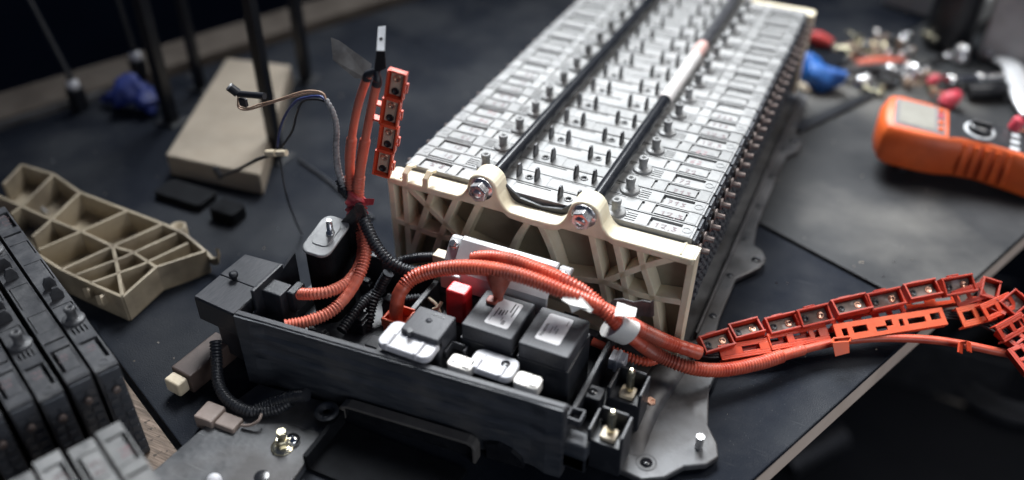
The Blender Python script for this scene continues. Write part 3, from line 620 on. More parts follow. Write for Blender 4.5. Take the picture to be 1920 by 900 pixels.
MB().add([(-61.3, -12.0, 124.2), (-50.8, -14.0, 124.0), (-4.5, -34.0, 119.5), (-0.6, -46.0, 110.6), (-17.4, -44.0, 108.0), (-48.4, -30.0, 112.7), (-62.8, -10.0, 123.1), (-52.3, -12.0, 122.9), (-5.9, -32.0, 118.3), (-2.0, -44.0, 109.3), (-18.9, -42.0, 106.8), (-49.9, -28.0, 111.5)], [(0,1,2,3,4,5),(11,10,9,8,7,6)] + [(i, 6+i, 6+(i+1)%6, (i+1)%6) for i in range(6)]).build('side_plate', 'tray', lug)
for p_, lab in (((5.2, -55.0, 120.9), 'left'), ((15.7, -57.0, 119.2), 'right')):
    MB().sweep([(p_[0] - 1.5, p_[1], p_[2] - 5), p_, (14.2, -55.0, 126.3)], lambda s, L: 4.4 - 1.6 * s / L, 12, 1.5).build('heat_shrink_boot', 'black', lug)
# black conduits
cable('black_conduit', [(-33.5, -60.0, -1.8), (-18.2, -66.0, -5.7), (1.3, -80.0, -15.0), (19.0, -92.0, -27.4), (36.4, -98.0, -37.6), (53.9, -94.0, -46.9), (68.8, -86.0, -47.7), (85.6, -78.0, -42.7)], corr(4.6, 1.2, 3.3), 'black', 'thick ridged black conduit curving from the red tape behind the orange conduit', 'conduit')
cable('black_conduit', [(22.3, -81.5, -62.0), (21.4, -62.0, -71.2), (40.4, -58.0, -62.4), (65.3, -58.0, -52.8)], corr(4.0, 1.1, 3.0), 'black', 'short ridged black conduit ending in a cream plug by the silver cover', 'conduit')
cable('black_conduit', [(26.5, -86.0, -65.0), (19.2, -92.0, -81.3), (17.3, -104.0, -92.6), (18.7, -116.0, -105.9), (13.2, -124.0, -125.5)], corr(4.4, 1.2, 3.2), 'black', 'ridged black conduit dropping into the junction box beside the orange cables', 'conduit')
cable('black_conduit', [(38.8, -96.3, -88.0), (52.7, -87.2, -86.0), (65.6, -81.5, -85.0)], corr(3.8, 1.0, 3.0), 'black', 'short level black conduit with pale wires behind the lettered block', 'conduit')
cable('black_conduit', [(9.8, -145.3, -95.0), (11.0, -126.8, -90.0), (12.7, -103.5, -88.0), (19.6, -85.7, -86.0)], corr(4.0, 1.1, 3.1), 'black', 'dark ridged conduit lying low beneath the dropping black conduit', 'conduit')
MB().box(*(lambda p: (p[0]-9, p[0]+9, p[1]-6, p[1]+6, p[2]-5, p[2]+5))((73.3, -62.0, -48.5))).build('cream_plug', 'ivory', None, bevel=1, label='small cream plug between black conduit and silver cover', cat='plug')
cable('pale_wire', [(65.6, -81.5, -85.0), (73.8, -84.0, -86.0), (79.4, -87.1, -88.0), (83.2, -90.3, -92.0)], 1.7, 'ivory', 'short cream wire end behind the lettered block', 'wire', 8, 1.5)
cable('pale_wire', [(80.1, -81.9, -84.0), (79.3, -86.8, -87.0), (74.5, -88.6, -90.0)], 1.8, 'ivory', 'curled cream wire tip beside the red boot', 'wire', 8, 1.5)
# tape on conduits
tt = [(206.2, -90.0, -15.2), (216.2, -90.0, -16.2), (234.3, -101.0, -19.4), (233.4, -103.0, -21.6), (223.6, -102.0, -21.5), (217.9, -106.0, -25.1), (213.9, -104.0, -18.9), (207.3, -103.0, -17.5)]
MB().add(tt + [(p[0], p[1] + .5, p[2] - 1) for p in tt], [(0,1,2,3,4,5,6,7),(15,14,13,12,11,10,9,8)] + [(i, 8+i, 8+(i+1)%8, (i+1)%8) for i in range(8)]).build('torn_tape', 'tape', None, label='torn white tape scrap on the arching orange conduit', cat='tape')
tp = MB().sweep([(245.8, -82.0, -48.4), (252.4, -78.0, -54.0), (259.6, -74.0, -58.9)], 1.0, 24, 3, flat=(9.5, 15.5), up=(.2, -.3, 1)).build('tape_band', 'tape', None, label='wide white tape band joining the two orange conduits', cat='tape')
ORG[tp] = ORG[tp]
MB().add([(247.1, -76.0, -26.3), (262.5, -70.0, -32.5), (265.0, -82.0, -31.3), (250.1, -92.0, -27.7), (246.5, -74.0, -28.1), (262.0, -68.0, -34.3), (264.3, -79.0, -34.0), (249.3, -89.0, -30.4)], [(0,1,2,3),(4,7,6,5),(0,4,5,1),(1,5,6,2),(2,6,7,3),(3,7,4,0)]).build('tape_flap', 'tape', tp)
# spring steel clip by the end plate
MB().wall([(235.7, -62.0, -56.5), (235.2, -60.0, -47.1), (238.9, -58.0, -40.6), (246.1, -57.0, -38.1), (255.5, -56.0, -39.0), (262.9, -55.0, -35.2), (269.7, -54.0, -35.3), (272.2, -54.0, -32.0)], (0, .35, -1), 26, .9).build('spring_clip', 'tray', None, label='thin bent spring steel clip behind the white tape band', cat='clip')
# sensor loom
cable('wire_loom', [(-30.6, -62.0, 1.5), (-35.6, -60.0, 17.8), (-34.9, -60.0, 39.8), (-31.1, -60.0, 63.0), (-32.8, -60.0, 78.8), (-38.5, -60.0, 90.1)], lambda s, L: 3.4 - 1.1 * s / L + .3 * math.sin(s * 1.7), 'loom', 'thin grey taped wire loom rising from the black conduit', 'wire', 12, .9)
cable('black_conduit', [(-35.9, -60.0, 7.1), (-31.8, -62.0, 1.1), (-26.3, -64.0, -3.3), (-20.8, -66.0, -7.6)], corr(3.6, 1.1, 2.8), 'black', 'short black ridged collar between thin loom and red tape', 'conduit')
WB = [(-38.5, -60.0, 90.1), (-41.6, -60.0, 95.7), (-55.2, -60.0, 94.7), (-70.5, -60.0, 88.6), (-93.1, -60.0, 77.1), (-114.1, -60.0, 67.8), (-131.9, -60.0, 59.2), (-140.9, -60.0, 60.5), (-139.5, -60.0, 69.2)]
for offs, lab in (((0,) * 9, 'upper thin brown wire looping to the small black sensor plug'), ((0, -1, -2.6, -2.9, -1.6, -2.8, -2, -2.5, 0), 'lower thin brown wire looping to the small black sensor plug')):
    cable('thin_wire', [(p[0] + .3 * o_, p[1], p[2] + o_) for p, o_ in zip(WB, offs)], .85, 'wire_brown', lab, 'wire', 8, 2)
sens = thing('sensor_plug', 'small black two-barrel sensor plug on the thin brown wires', 'plug', (-129.5, -60.0, 69.8))
MB().cyl((-145.4, -62.0, 79.3), (-138.6, -60.0, 73.3), 4.2, 14).build('plug_head', 'wire_black', sens, bevel=.6)
MB().cyl((-145.8, -62.2, 79.8), (-144.4, -62.0, 78.7), 4.0, 14).build('plug_mouth', 'alu', sens)
MB().cyl((-138.1, -60.0, 72.8), (-107.3, -60.0, 77.6), 3.1, 14).build('plug_barrel', 'wire_black', sens, bevel=.6)
MB().box(*(lambda p: (p[0]-4, p[0]+4, p[1]-2, p[1]+2, p[2]-5, p[2]+3))((-134.1, -60.0, 66.0))).build('plug_latch', 'wire_black', sens, bevel=.8)
cable('blue_wire', [(-39.0, -59.0, 87.4), (-46.1, -58.0, 90.1), (-60.8, -56.0, 85.2), (-80.5, -50.0, 73.5), (-104.3, -40.0, 49.0), (-123.8, -30.0, 21.5), (-137.4, -22.0, -4.6)], 1.2, 'wire_blue', 'dark blue wire dropping from the loom to the pale joint', 'wire', 8, 2)
cable('black_wire', [(-38.6, -59.0, 86.5), (-51.0, -56.0, 85.3), (-74.2, -48.0, 74.0), (-92.5, -38.0, 50.8), (-109.5, -28.0, 24.0), (-131.9, -22.0, -3.8)], 1.2, 'wire_black', 'black wire dropping beside the blue wire to the pale joint', 'wire', 8, 2)
pj = thing('wire_joint', 'pale two-lobed wire joint hanging at the foot of the tall black post', 'connector', (-141.8, -20.0, -16.3))
MB().cyl((-154.8, -20.0, -17.9), (-142.8, -20.0, -14.7), 3.6, 14).build('joint_lobe', 'ivory', pj, bevel=1)
MB().cyl((-140.7, -20.0, -14.2), (-128.9, -20.0, -11.0), 3.3, 14).build('joint_lobe', 'ivory', pj, bevel=1)
cable('black_wire', [(-153.4, -20.0, -20.7), (-180.6, -10.0, -38.8), (-215.7, 0.0, -64.8), (-254.3, 8.0, -90.0)], 1.9, 'wire_black', 'black wire running left from the pale joint across the tan block', 'wire', 8, 2)
MB().cyl((-261.0, 8.0, -80.4), (-255.9, 8.0, -93.4), 3.6, 12).build('wire_end', 'wire_black', None, label='small black ferrule at the end of the wire over the tan block', cat='ferrule')
cable('black_wire', [(-138.1, -20.0, -17.9), (-134.7, -25.0, -37.4), (-127.8, -32.0, -57.6), (-139.0, -14.0, -100.0), (-149.5, 5.2, -138.0)], 1.0, 'wire_black', 'thin black wire hanging from the pale joint to the mat', 'wire', 8, 3)
cable('black_wire', [(-247.2, 134.1, -138.0), (-191.8, 112.6, -138.0), (-145.4, 89.5, -138.0), (-93.2, 66.0, -138.0)], 2.2, 'wire_black', 'black wire lying on the mat behind the loom', 'wire', 8, 3)

# ------------------------------------------------------------------ upright orange busbar holder
uh = thing('busbar_holder', 'upright orange four-cell busbar holder with copper bars beside the orange cables', 'busbar holder', (9.3, -50.0, 22.0))
def cells(par, base, ux, uy, un, w_, h_, dep, cellcol, plate, holes=True):
    # one open box cell: floor, four walls, a metal bar inside with two holes
    b, x, y, nn = _v(base), _v(ux), _v(uy), _v(un)
    def bx(mb, x0, x1, y0, y1, z0, z1):
        t = MB().box(x0, x1, y0, y1, z0, z1); t.xform(lambda p: b + x * p[0] + y * p[1] + nn * p[2]); mb.add(t.v, t.f); return mb
    mb = MB()
    bx(mb, 0, w_, 0, h_, 0, 1.6); bx(mb, 0, 1.8, 0, h_, 1.6, dep); bx(mb, w_ - 1.8, w_, 0, h_, 1.6, dep * .9); bx(mb, 1.8, w_ - 1.8, 0, 1.8, 1.6, dep); bx(mb, 1.8, w_ - 1.8, h_ - 1.8, h_, 1.6, dep * .8)
    bx(mb, w_, w_ + 2.4, h_ * .3, h_ * .34, 1, 5); bx(mb, w_, w_ + 2.4, h_ * .6, h_ * .64, 1, 5); bx(mb, w_ + 1.2, w_ + 2.4, h_ * .341, h_ * .599, 1, 5)
    c_ = mb.build('holder_cell', cellcol, par, bevel=.4)
    mb = bx(MB(), 3, w_ - 3, 2.6, h_ - 2.6, 1.7, 3.4)
    p_ = mb.build('busbar', plate, c_, bevel=.4)
    if holes:
        for f in (.25, .72):
            MB().lathe(b + x * (w_ * .5) + y * (h_ * f) + nn * 3.42, nn, [(0.01, .12), (2.1, .12), (2.3, .5), (3.4, .5), (3.6, 0)], 16).build('bar_hole', 'post' if f < .5 else 'copper', p_)
    return c_
P0, P1 = _v((-0.8, -52.0, 22.7)), _v((20.9, -46.0, 129.1))
uy = (P1 - P0).normalized(); ux = Vector((.93, -.05, -.12)); ux = (ux - uy * ux.dot(uy)).normalized(); un = ux.cross(uy)
ux = (ux * .96 - un * .28).normalized(); un = ux.cross(uy)
Lc = (P1 - P0).length / 4
for k in range(4):
    cells(uh, P0 + uy * (Lc * k) + ux * (1.2 * (k % 2)), ux, uy, un, 16.5, Lc - .7, 8, 'holder', 'bar_light')
q = P0 + uy * (Lc * 2.1) - ux * 11
MB().wall([q, q + uy * 15, q + uy * 15 + ux * 10.8], un, 8, 2).wall([q, q + ux * 10.8], un, 8, 2).build('side_catch', 'holder', uh, bevel=.4)

# ------------------------------------------------------------------ orange busbar chain on the right
ch = thing('busbar_chain', 'long orange busbar holder chain running off to the right over the bench edge', 'busbar chain', (393.8, 61.7, -138.0))
back = [(313.9, -3.9, -126.0), (338.2, 19.5, -124.0), (363.3, 40.7, -121.0), (389.8, 61.9, -118.0), (417.0, 83.6, -115.0), (447.3, 107.8, -112.0), (477.4, 129.9, -108.0), (506.5, 149.8, -104.0), (535.1, 169.2, -101.0)]
for k in range(len(back) - 1):
    a, b = _v(back[k]), _v(back[k+1]); x = (b - a); L = x.length; x.normalize()
    y = Vector((-x.y, x.x, .28 + .04 * k)); y = (y - x * x.dot(y)).normalized(); nn = x.cross(y)
    y = (y + Vector((0, 0, (.14, -.1, .05, .2, -.06, .1, -.12, .16)[k]))).normalized(); nn = x.cross(y); a = a + Vector(((.8, -1.2, 1.5, -.6, 1, -1.4, .5, 0)[k], (-1, 1.4, .6, -1.6, 1.2, -.4, 1.5, -1)[k], (0, 1.2, -.6, .8, 1.6, -.5, .7, 1.1)[k]))
    cells(ch, a, y, x, -nn if nn.z < 0 else nn, 18, L - 2.0, 10.5, 'holder_dark' , 'bar_dark')
tail = [(537.2, 164.3, -104.0), (555.9, 165.2, -106.0), (573.0, 156.9, -112.0), (587.9, 142.9, -122.0), (601.2, 124.4, -135.0)]
for k in range(len(tail) - 1):
    a, b = _v(tail[k]), _v(tail[k+1]); x = (b - a); L = x.length; x.normalize(); y = Vector((-x.y, x.x, .5)); y = (y - x * x.dot(y)).normalized(); nn = x.cross(y)
    cells(ch, a, y, x, -nn if nn.z < 0 else nn, 22, L - 1.5, 10, 'holder_dark', 'bar_dark', False)
# flat slotted covers in front of the cells
def slotted(p, q, w_, tilt, slots, mt, lab=None):
    a, b = _v(p), _v(q); x = (b - a); L = x.length; x.normalize(); y = Vector((-x.y, x.x, tilt)); y = (y - x * x.dot(y)).normalized(); nn = x.cross(y)
    if nn.z < 0: nn = -nn
    mb = MB()
    def bx(x0, x1, y0, y1, z0, z1):
        t = MB().box(x0, x1, y0, y1, z0, z1); t.xform(lambda v: a + x * v[0] + y * v[1] + nn * v[2]); mb.add(t.v, t.f)
    cuts = sorted(slots); e = 2.2; x0 = 0
    bx(0, L, 0, e, 0, 1.8); bx(0, L, w_ - e, w_, 0, 1.8)
    for s0, s1, y0, y1 in cuts:
        bx(x0, s0 * L, e, w_ - e, 0, 1.8)
        if y0 > e: bx(s0 * L, s1 * L, e, y0, 0, 1.8)
        if y1 < w_ - e: bx(s0 * L, s1 * L, y1, w_ - e, 0, 1.8)
        x0 = s1 * L
    bx(x0, L, e, w_ - e, 0, 1.8)
    bx(0, L, -1.6, 0, -7, 1.8); bx(0, L, w_, w_ + 1.4, -6, 1.8)
    return mb.build('slotted_cover', mt, ch, bevel=.35)
slotted((330.4, -0.8, -126.0), (370.6, 27.7, -124.0), 12, .5, [(.45, .8, 4, 9)], 'holder')
slotted((370.2, 28.3, -122.0), (417.6, 65.1, -120.0), 13.5, .5, [(.02, .3, 3, 10), (.42, .68, 4.5, 10.5), (.76, .84, 3, 10)], 'holder')
slotted((424.5, 62.0, -118.0), (515.6, 127.2, -114.0), 14.5, .55, [(.06, .11, 3, 10.5), (.16, .29, 4.5, 11), (.36, .46, 2.3, 7), (.46, .52, 6, 12), (.58, .62, 4, 11), (.66, .82, 4.5, 10), (.87, .96, 5, 11.5)], 'holder_bright')
slotted((529.8, 128.9, -114.0), (558.3, 153.7, -113.0), 17, .6, [(.12, .42, 4.5, 13), (.55, .9, 4.5, 13)], 'holder_bright')
SW = [(312.9, -4.0, -118.0), (328.3, 6.1, -124.0), (370.1, 41.6, -126.0), (418.3, 76.0, -122.0), (480.7, 122.4, -118.0), (526.4, 147.5, -114.0), (565.7, 144.1, -118.0), (591.5, 117.6, -126.0)]
for dy, dz in ((0, 0), (-3.2, -.5), (-6, -2), (2.6, 1.5)):
    MB().sweep([(p[0] + .3 * dy, p[1] + dy, p[2] + dz) for p in SW], 1.4, 8, 4).build('sense_wire', 'wire_black', ch)
slotted((542.2, 156.3, -104.0), (564.1, 153.8, -106.0), 13, .3, [(.15, .45, 3, 10), (.58, .88, 3, 10)], 'holder_dark')
slotted((559.1, 136.2, -114.0), (577.5, 125.4, -118.0), 13, .3, [(.15, .45, 3, 10), (.58, .88, 3, 10)], 'holder_dark')
slotted((571.4, 120.9, -120.0), (589.3, 101.4, -126.0), 13, .3, [(.15, .45, 3, 10), (.58, .88, 3, 10)], 'holder_dark')
slotted((478.9, 136.2, -116.0), (525.0, 163.5, -112.0), 9, .4, [(.1, .35, 2.5, 6.5), (.55, .85, 2.5, 6.5)], 'holder')
slotted((534.9, 159.4, -112.0), (554.1, 169.4, -110.0), 9, .4, [(.1, .35, 2.5, 6.5), (.55, .85, 2.5, 6.5)], 'holder')
slotted((342.9, 16.1, -126.0), (379.3, 43.3, -123.0), 9, .45, [(.1, .4, 2.5, 6.5), (.55, .9, 2.5, 6.5)], 'holder_dark')
slotted((379.8, 44.8, -122.0), (422.9, 80.4, -119.0), 9, .5, [(.1, .3, 2.5, 6.5), (.42, .6, 2.5, 6.5), (.72, .92, 2.5, 6.5)], 'holder_dark')
slotted((424.2, 81.8, -119.0), (479.8, 126.3, -116.0), 9, .5, [(.08, .22, 2.5, 6.5), (.34, .5, 2.5, 6.5), (.6, .72, 2.5, 6.5), (.8, .93, 2.5, 6.5)], 'holder_dark')
for k, (u0, u1) in enumerate((((521.8, 146.6, -106.0), (544.9, 163.8, -98.0)), ((548.7, 140.6, -108.0), (572.7, 168.1, -104.0)), ((564.9, 122.8, -114.0), (586.3, 150.8, -110.0)))):
    slotted(u0, u1, 14, .7, [(.12, .42, 3, 10), (.55, .88, 3, 10)], ('holder_dark', 'holder', 'holder_dark')[k])
hk = [(420.0, 48.3, -110.0), (434.2, 56.6, -110.0), (437.4, 50.0, -118.0), (426.1, 41.5, -120.0)]
MB().add(hk + [(p[0] - .3, p[1] + 2, p[2] - 1) for p in hk], [(0,1,2,3),(4,7,6,5),(0,4,5,1),(1,5,6,2),(2,6,7,3),(3,7,4,0)]).wall([hk[0], (420.6, 59.6, -114.0), (434.9, 67.9, -114.0), hk[1]], (.1, .3, -.3), 5, 2).build('cable_hook', 'holder_bright', ch, bevel=.4)
MB().wall([(528.1, 92.0, -116.0), (526.9, 100.2, -110.0), (533.2, 103.2, -110.0), (536.1, 97.4, -116.0)], (.25, .3, -.3), 9, 2).build('cable_hook', 'holder', ch, bevel=.5)
for u in ((1393, 668), (1431, 664), (1500, 655)):
    pass

# ------------------------------------------------------------------ loose cream end plate on the mat
lp = thing('loose_end_plate', 'loose cream ribbed end plate lying on the black mat', 'end plate', (-327.0, -86.8, -140.0))
LPR = [
 [(-399.9, -67.4, -108.0), (-324.0, -71.3, -108.0), (-270.9, -74.0, -108.0), (-237.9, -77.7, -108.0), (-201.2, -88.8, -112.0)],
 [(-483.6, -111.8, -108.0), (-437.1, -115.6, -108.0), (-386.7, -120.0, -108.0), (-340.5, -122.0, -108.0), (-290.3, -127.4, -108.0), (-263.7, -126.0, -108.0), (-224.4, -134.9, -108.0)],
 [(-399.9, -67.4, -108.0), (-386.7, -120.0, -108.0), (-380.4, -151.4, -108.0)],
 [(-457.1, -52.4, -108.0), (-437.1, -115.6, -108.0), (-435.9, -131.0, -108.0)],
 [(-508.4, -53.3, -108.0), (-492.9, -93.1, -108.0)],
 [(-324.0, -71.3, -108.0), (-340.5, -122.0, -108.0), (-356.2, -164.7, -108.0)],
 [(-270.9, -74.0, -108.0), (-290.3, -127.4, -108.0), (-307.9, -179.1, -108.0)],
 [(-245.7, -81.4, -108.0), (-266.6, -137.3, -108.0), (-288.3, -178.3, -108.0)],
 [(-222.6, -89.3, -108.0), (-241.0, -139.8, -108.0), (-265.3, -182.4, -108.0)],
 [(-290.3, -127.4, -108.0), (-256.5, -154.8, -108.0), (-220.9, -184.7, -108.0)],
 [(-508.4, -53.3, -108.0), (-457.1, -52.4, -108.0), (-399.9, -67.4, -108.0)],
 [(-360.0, -169.5, -108.0), (-307.9, -179.1, -108.0), (-265.3, -182.4, -108.0), (-220.9, -184.7, -108.0)],
 [(-201.2, -88.8, -112.0), (-224.4, -134.9, -108.0), (-220.9, -184.7, -108.0)]]
for i, r in enumerate(LPR):
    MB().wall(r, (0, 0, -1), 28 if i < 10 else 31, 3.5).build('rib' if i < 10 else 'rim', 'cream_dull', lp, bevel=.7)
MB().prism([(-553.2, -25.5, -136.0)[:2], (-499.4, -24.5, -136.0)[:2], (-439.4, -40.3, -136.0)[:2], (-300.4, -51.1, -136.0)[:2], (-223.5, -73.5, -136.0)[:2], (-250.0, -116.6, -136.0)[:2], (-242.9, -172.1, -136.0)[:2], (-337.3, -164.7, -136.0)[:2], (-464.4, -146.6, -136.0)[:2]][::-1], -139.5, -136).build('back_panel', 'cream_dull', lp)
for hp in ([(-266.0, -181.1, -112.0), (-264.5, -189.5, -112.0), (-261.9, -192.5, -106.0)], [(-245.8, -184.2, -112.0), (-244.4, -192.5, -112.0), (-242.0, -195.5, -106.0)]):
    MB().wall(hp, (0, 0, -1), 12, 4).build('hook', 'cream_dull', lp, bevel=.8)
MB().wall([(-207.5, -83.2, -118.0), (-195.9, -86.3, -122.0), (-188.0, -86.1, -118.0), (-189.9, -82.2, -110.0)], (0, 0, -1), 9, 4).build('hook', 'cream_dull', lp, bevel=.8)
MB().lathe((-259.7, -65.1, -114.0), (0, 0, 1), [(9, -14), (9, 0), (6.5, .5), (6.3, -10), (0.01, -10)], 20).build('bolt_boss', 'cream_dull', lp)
bl = thing('loose_bolt', 'small blue-grey bolt lying inside the loose cream plate', 'bolt', (-446.2, -89.5, -134.0))
MB().cyl((-458.1, -83.5, -130.0), (-431.9, -94.1, -132.0), 3.2, 12).build('shank', 'steel', bl); hexnut(MB(), (-459.5, -83.0, -130.0), _v((-474.4, -76.6, -130.0)) - _v((-459.5, -83.0, -130.0)), 6.5, 5).build('head', 'steel', bl)

# ------------------------------------------------------------------ spare modules on the wood board
RV_ = MB().lathe((-2, 0, 0), (1, 0, 0), [(0.01, 0), (3.2, 0), (3.2, 4), (0.01, 4)], 12).build('contact_rivet', 'terminal', org=(0, 0, 0)); RIV = RV_.data; bpy.data.objects.remove(RV_)
def spare(loc, ang, label, i, grp):
    o = mod0.copy(); sc.collection.objects.link(o); o.parent = None; o.name = 'battery_module'
    o.location = _v(loc) * S; o.rotation_euler = (0, 0, ang); o['label'] = label; o['category'] = 'battery module'; o['group'] = grp
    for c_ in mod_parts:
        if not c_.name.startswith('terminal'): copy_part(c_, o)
    for x_ in (289.2, -4.2):
        r_ = bpy.data.objects.new('contact_rivet', RIV); sc.collection.objects.link(r_); r_.parent = o; r_.location = (x_ * S, 9.2 * S, -22 * S)
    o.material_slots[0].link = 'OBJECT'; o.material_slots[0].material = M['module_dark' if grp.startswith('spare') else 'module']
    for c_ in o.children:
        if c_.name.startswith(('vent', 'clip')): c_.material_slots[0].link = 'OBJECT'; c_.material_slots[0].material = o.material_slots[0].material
    write_on(o, i + 1)
E1 = _v((-90.9, -297.2, -40.0)); d1 = (_v((-221.9, -239.5, -40.0)) - E1); d1.z = 0; d1.normalize(); n1 = Vector((d1.y, -d1.x, 0))
if n1.x > 0: n1 = -n1
ordn = ['nearest the loose cream plate', 'second from the loose cream plate', 'third from the loose cream plate', 'fourth from the loose cream plate', 'fifth from the loose cream plate', 'farthest from the cream plate']
def row(E, d, n, cnt, names, grp, flipfirst):
    for k in range(cnt):
        p = E + n * (21.6 * k); slide = (0, 3, -2, 4, 1, 0)[k]
        ang = math.atan2(d.y, d.x)
        # local x runs along the module; put the near end at p
        if (k + flipfirst) % 2:      # near end is local x = 285
            o_ = p + d * (285 + slide); a2 = ang + math.pi
            c_, s_ = math.cos(a2), math.sin(a2)
            # local y must point away from n
            yl = Vector((-s_, c_, 0)); off = Vector((0, 0, 0)) if yl.dot(n) > 0 else n * 18.7
        else:
            o_ = p + d * slide; a2 = ang; yl = Vector((-math.sin(a2), math.cos(a2), 0)); off = Vector((0, 0, 0)) if yl.dot(n) > 0 else n * 18.7
        spare(o_ + off, a2, names[k], k + (5 if grp.startswith('near') else 0), grp)
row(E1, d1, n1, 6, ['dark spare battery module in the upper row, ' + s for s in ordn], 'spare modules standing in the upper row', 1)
E2 = _v((-45.2, -342.4, -40.0))
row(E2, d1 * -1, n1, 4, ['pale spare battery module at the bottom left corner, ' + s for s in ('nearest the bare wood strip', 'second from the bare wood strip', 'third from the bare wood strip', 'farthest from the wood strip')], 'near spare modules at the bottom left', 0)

# ------------------------------------------------------------------ foreground bracket, plugs and bolts on the left
br = thing('steel_foot_bracket', 'grey steel foot bracket with bolt in front of the black wall', 'bracket', (0, -260, -140))
MB().prism([(-62, -330), (52, -330), (42, -196), (-44, -206), (-52, -240)], -135, -131).build('top_sheet', 'tray', br, bevel=1.2)
MB().wall([(50, -330, -135.2), (41, -197, -135.2)], (0, 0, -1), 5, 2.5).build('folded_side', 'black_rough', br)
MB().lathe((23.0, -288.6, -130.9), (0, 0, 1), [(0.01, .1), (6, .1), (6.3, 0)], 20).build('bolt_hole', 'gloss_black', br)
hb = thing('flange_bolt', 'bright flange bolt standing on the steel foot bracket', 'bolt', (20.4, -254.3, -131.0))
hexnut(MB(), (20.2, -256.3, -131.0), (.05, .05, 1), 5.5, 8, 10).build('head', 'brass', hb, bevel=.3)
MB().cyl((19.8, -253.8, -123.0), (lambda p: (p[0], p[1], p[2] + 9))((19.8, -253.8, -123.0)), 4.0, 14).build('tip', 'brass', hb, bevel=.6)
MB().lathe((24.6, -248.0, -130.9), (.1, .1, 1), [(6.5, 0), (6.5, 3), (4.5, 6), (0.01, 7)], 18).build('domed_nut', 'chrome', None, label='round shiny nut beside the bright flange bolt', cat='nut')
MB().lathe((-8.2, -309.1, -131.0), (0, 0, 1), [(6, 0), (6, 3), (4, 6), (0.01, 7)], 18).build('pale_cap_nut', 'white', None, label='blurred pale cap nut at the bottom edge left of the bolt', cat='nut')
cb = thing('brown_plug', 'dark brown cable plug with cream end lying left of the junction box', 'plug', (-118.3, -219.0, -138.0))
p, q2 = _v((-106.2, -234.8, -118.0)), _v((-102.1, -194.9, -118.0)); x = (q2 - p).normalized(); y = Vector((-x.y, x.x, 0))
def obox(mb, o_, x_, y_, l, w_, z0, z1):
    t = MB().box(0, l, -w_/2, w_/2, z0, z1); t.xform(lambda v: o_ + x_ * v[0] + y_ * v[1] + Vector((0, 0, v[2]))); mb.add(t.v, t.f); return mb
obox(MB(), p, x, y, 55, 24, -20, 2).build('plug_body', 'brownblock', cb, bevel=1.5)
obox(MB(), p - x * 12, x, y, 11.8, 18, -16, -1).build('cream_end', 'ivory', cb, bevel=2, seg=3)
cable('black_conduit', [(-85.8, -204.8, -96.0), (-77.7, -216.0, -106.0), (-66.2, -230.5, -118.0), (-49.0, -238.7, -124.0), (-25.6, -239.4, -126.0), (-6.7, -229.8, -124.0), (4.0, -219.9, -118.0)], corr(4.6, .9, 3.0), 'black', 'black conduit looping under the left box of the junction box', 'conduit')
cable('black_conduit', [(-25.1, -240.3, -127.0), (-16.1, -228.8, -124.0), (2.0, -220.1, -114.0), (20.3, -216.2, -106.0)], corr(5.0, .9, 3.0), 'black', 'black conduit passing under the front wall near the foot bracket', 'conduit')
tpg = thing('taupe_plug', 'taupe two-part cable plug at the foot of the black conduit loop', 'plug', (-54.7, -250.2, -138.0))
p, q2 = _v((-65.9, -256.4, -128.0)), _v((-23.7, -255.3, -128.0)); x = (q2 - p).normalized(); y = Vector((-x.y, x.x, 0))
obox(MB(), p, x, y, 19, 20, -10, 5).build('plug_front', 'taupe', tpg, bevel=1.5); obox(MB(), p + x * 19.2, x, y, 20, 15, -9, 2).build('plug_rear', 'taupe', tpg, bevel=1.5)
cable('thin_wire', [(-24.5, -254.4, -128.0), (-15.9, -251.6, -126.0), (-10.3, -246.9, -122.0), (-11.3, -241.4, -120.0)], 1.4, 'taupe', 'short taupe wire leaving the taupe plug', 'wire', 8, 2)

# ------------------------------------------------------------------ tan block, uprights, clamp rods
fb = MB().prism([(-371.2, 39.4, -110.0)[:2], (-238.6, 51.9, -110.0)[:2], (-380.9, 306.1, -110.0)[:2], (-480.1, 286.0, -110.0)[:2]], -139.8, -110).build('tan_block', 'foam', None, bevel=2.5, seg=3, label='flat tan block lying on the mat behind the wire joint', cat='block')
PST = [('nearest black post standing before the tan block', (-275.7, 128.5, -140.0), 6.6), ('black post left of the tan block', (-464.1, 143.8, -140.0), 7.5), ('thin black post behind the left edge of the tan block', (-493.1, 236.6, -140.0), 6), ('black post at the far right of the tan block', (-371.7, 324.1, -140.0), 7.0)]
for lab, (x, y, z), r in PST:
    p_ = thing('black_post', lab, 'post', (x, y, z), 'black posts on the far bench')
    MB().box(x - r, x + r, y - r, y + r, -137, 520).build('upright', 'post', p_, bevel=1)
    MB().box(x - r - 9, x + r + 9, y - r - 9, y + r + 9, -139.8, -137).build('foot', 'post', p_, bevel=1)
for lab, (x, y, z), (tx, ty) in (('left leaning clamp rod with pale knob by the metal rail', (-601.8, 116.4, -140.0), (-40, 10)), ('right leaning clamp rod with pale knob above the blue glove', (-589.8, 220.4, -140.0), (-14, 8))):
    p_ = thing('clamp_rod', lab, 'clamp rod', (x, y, z))
    MB().box(x - 9, x + 9, y - 9, y + 9, -139.8, -106).build('socket', 'post', p_, bevel=2)
    MB().lathe((x, y, -106), (0, 0, 1), [(7, 0), (8, 3), (8, 8), (5, 11)], 16).build('knob', 'white', p_)
    MB().cyl((x, y, -95), (x + tx * 6, y + ty * 6, 420), 4.2, 12).build('rod', 'post', p_)
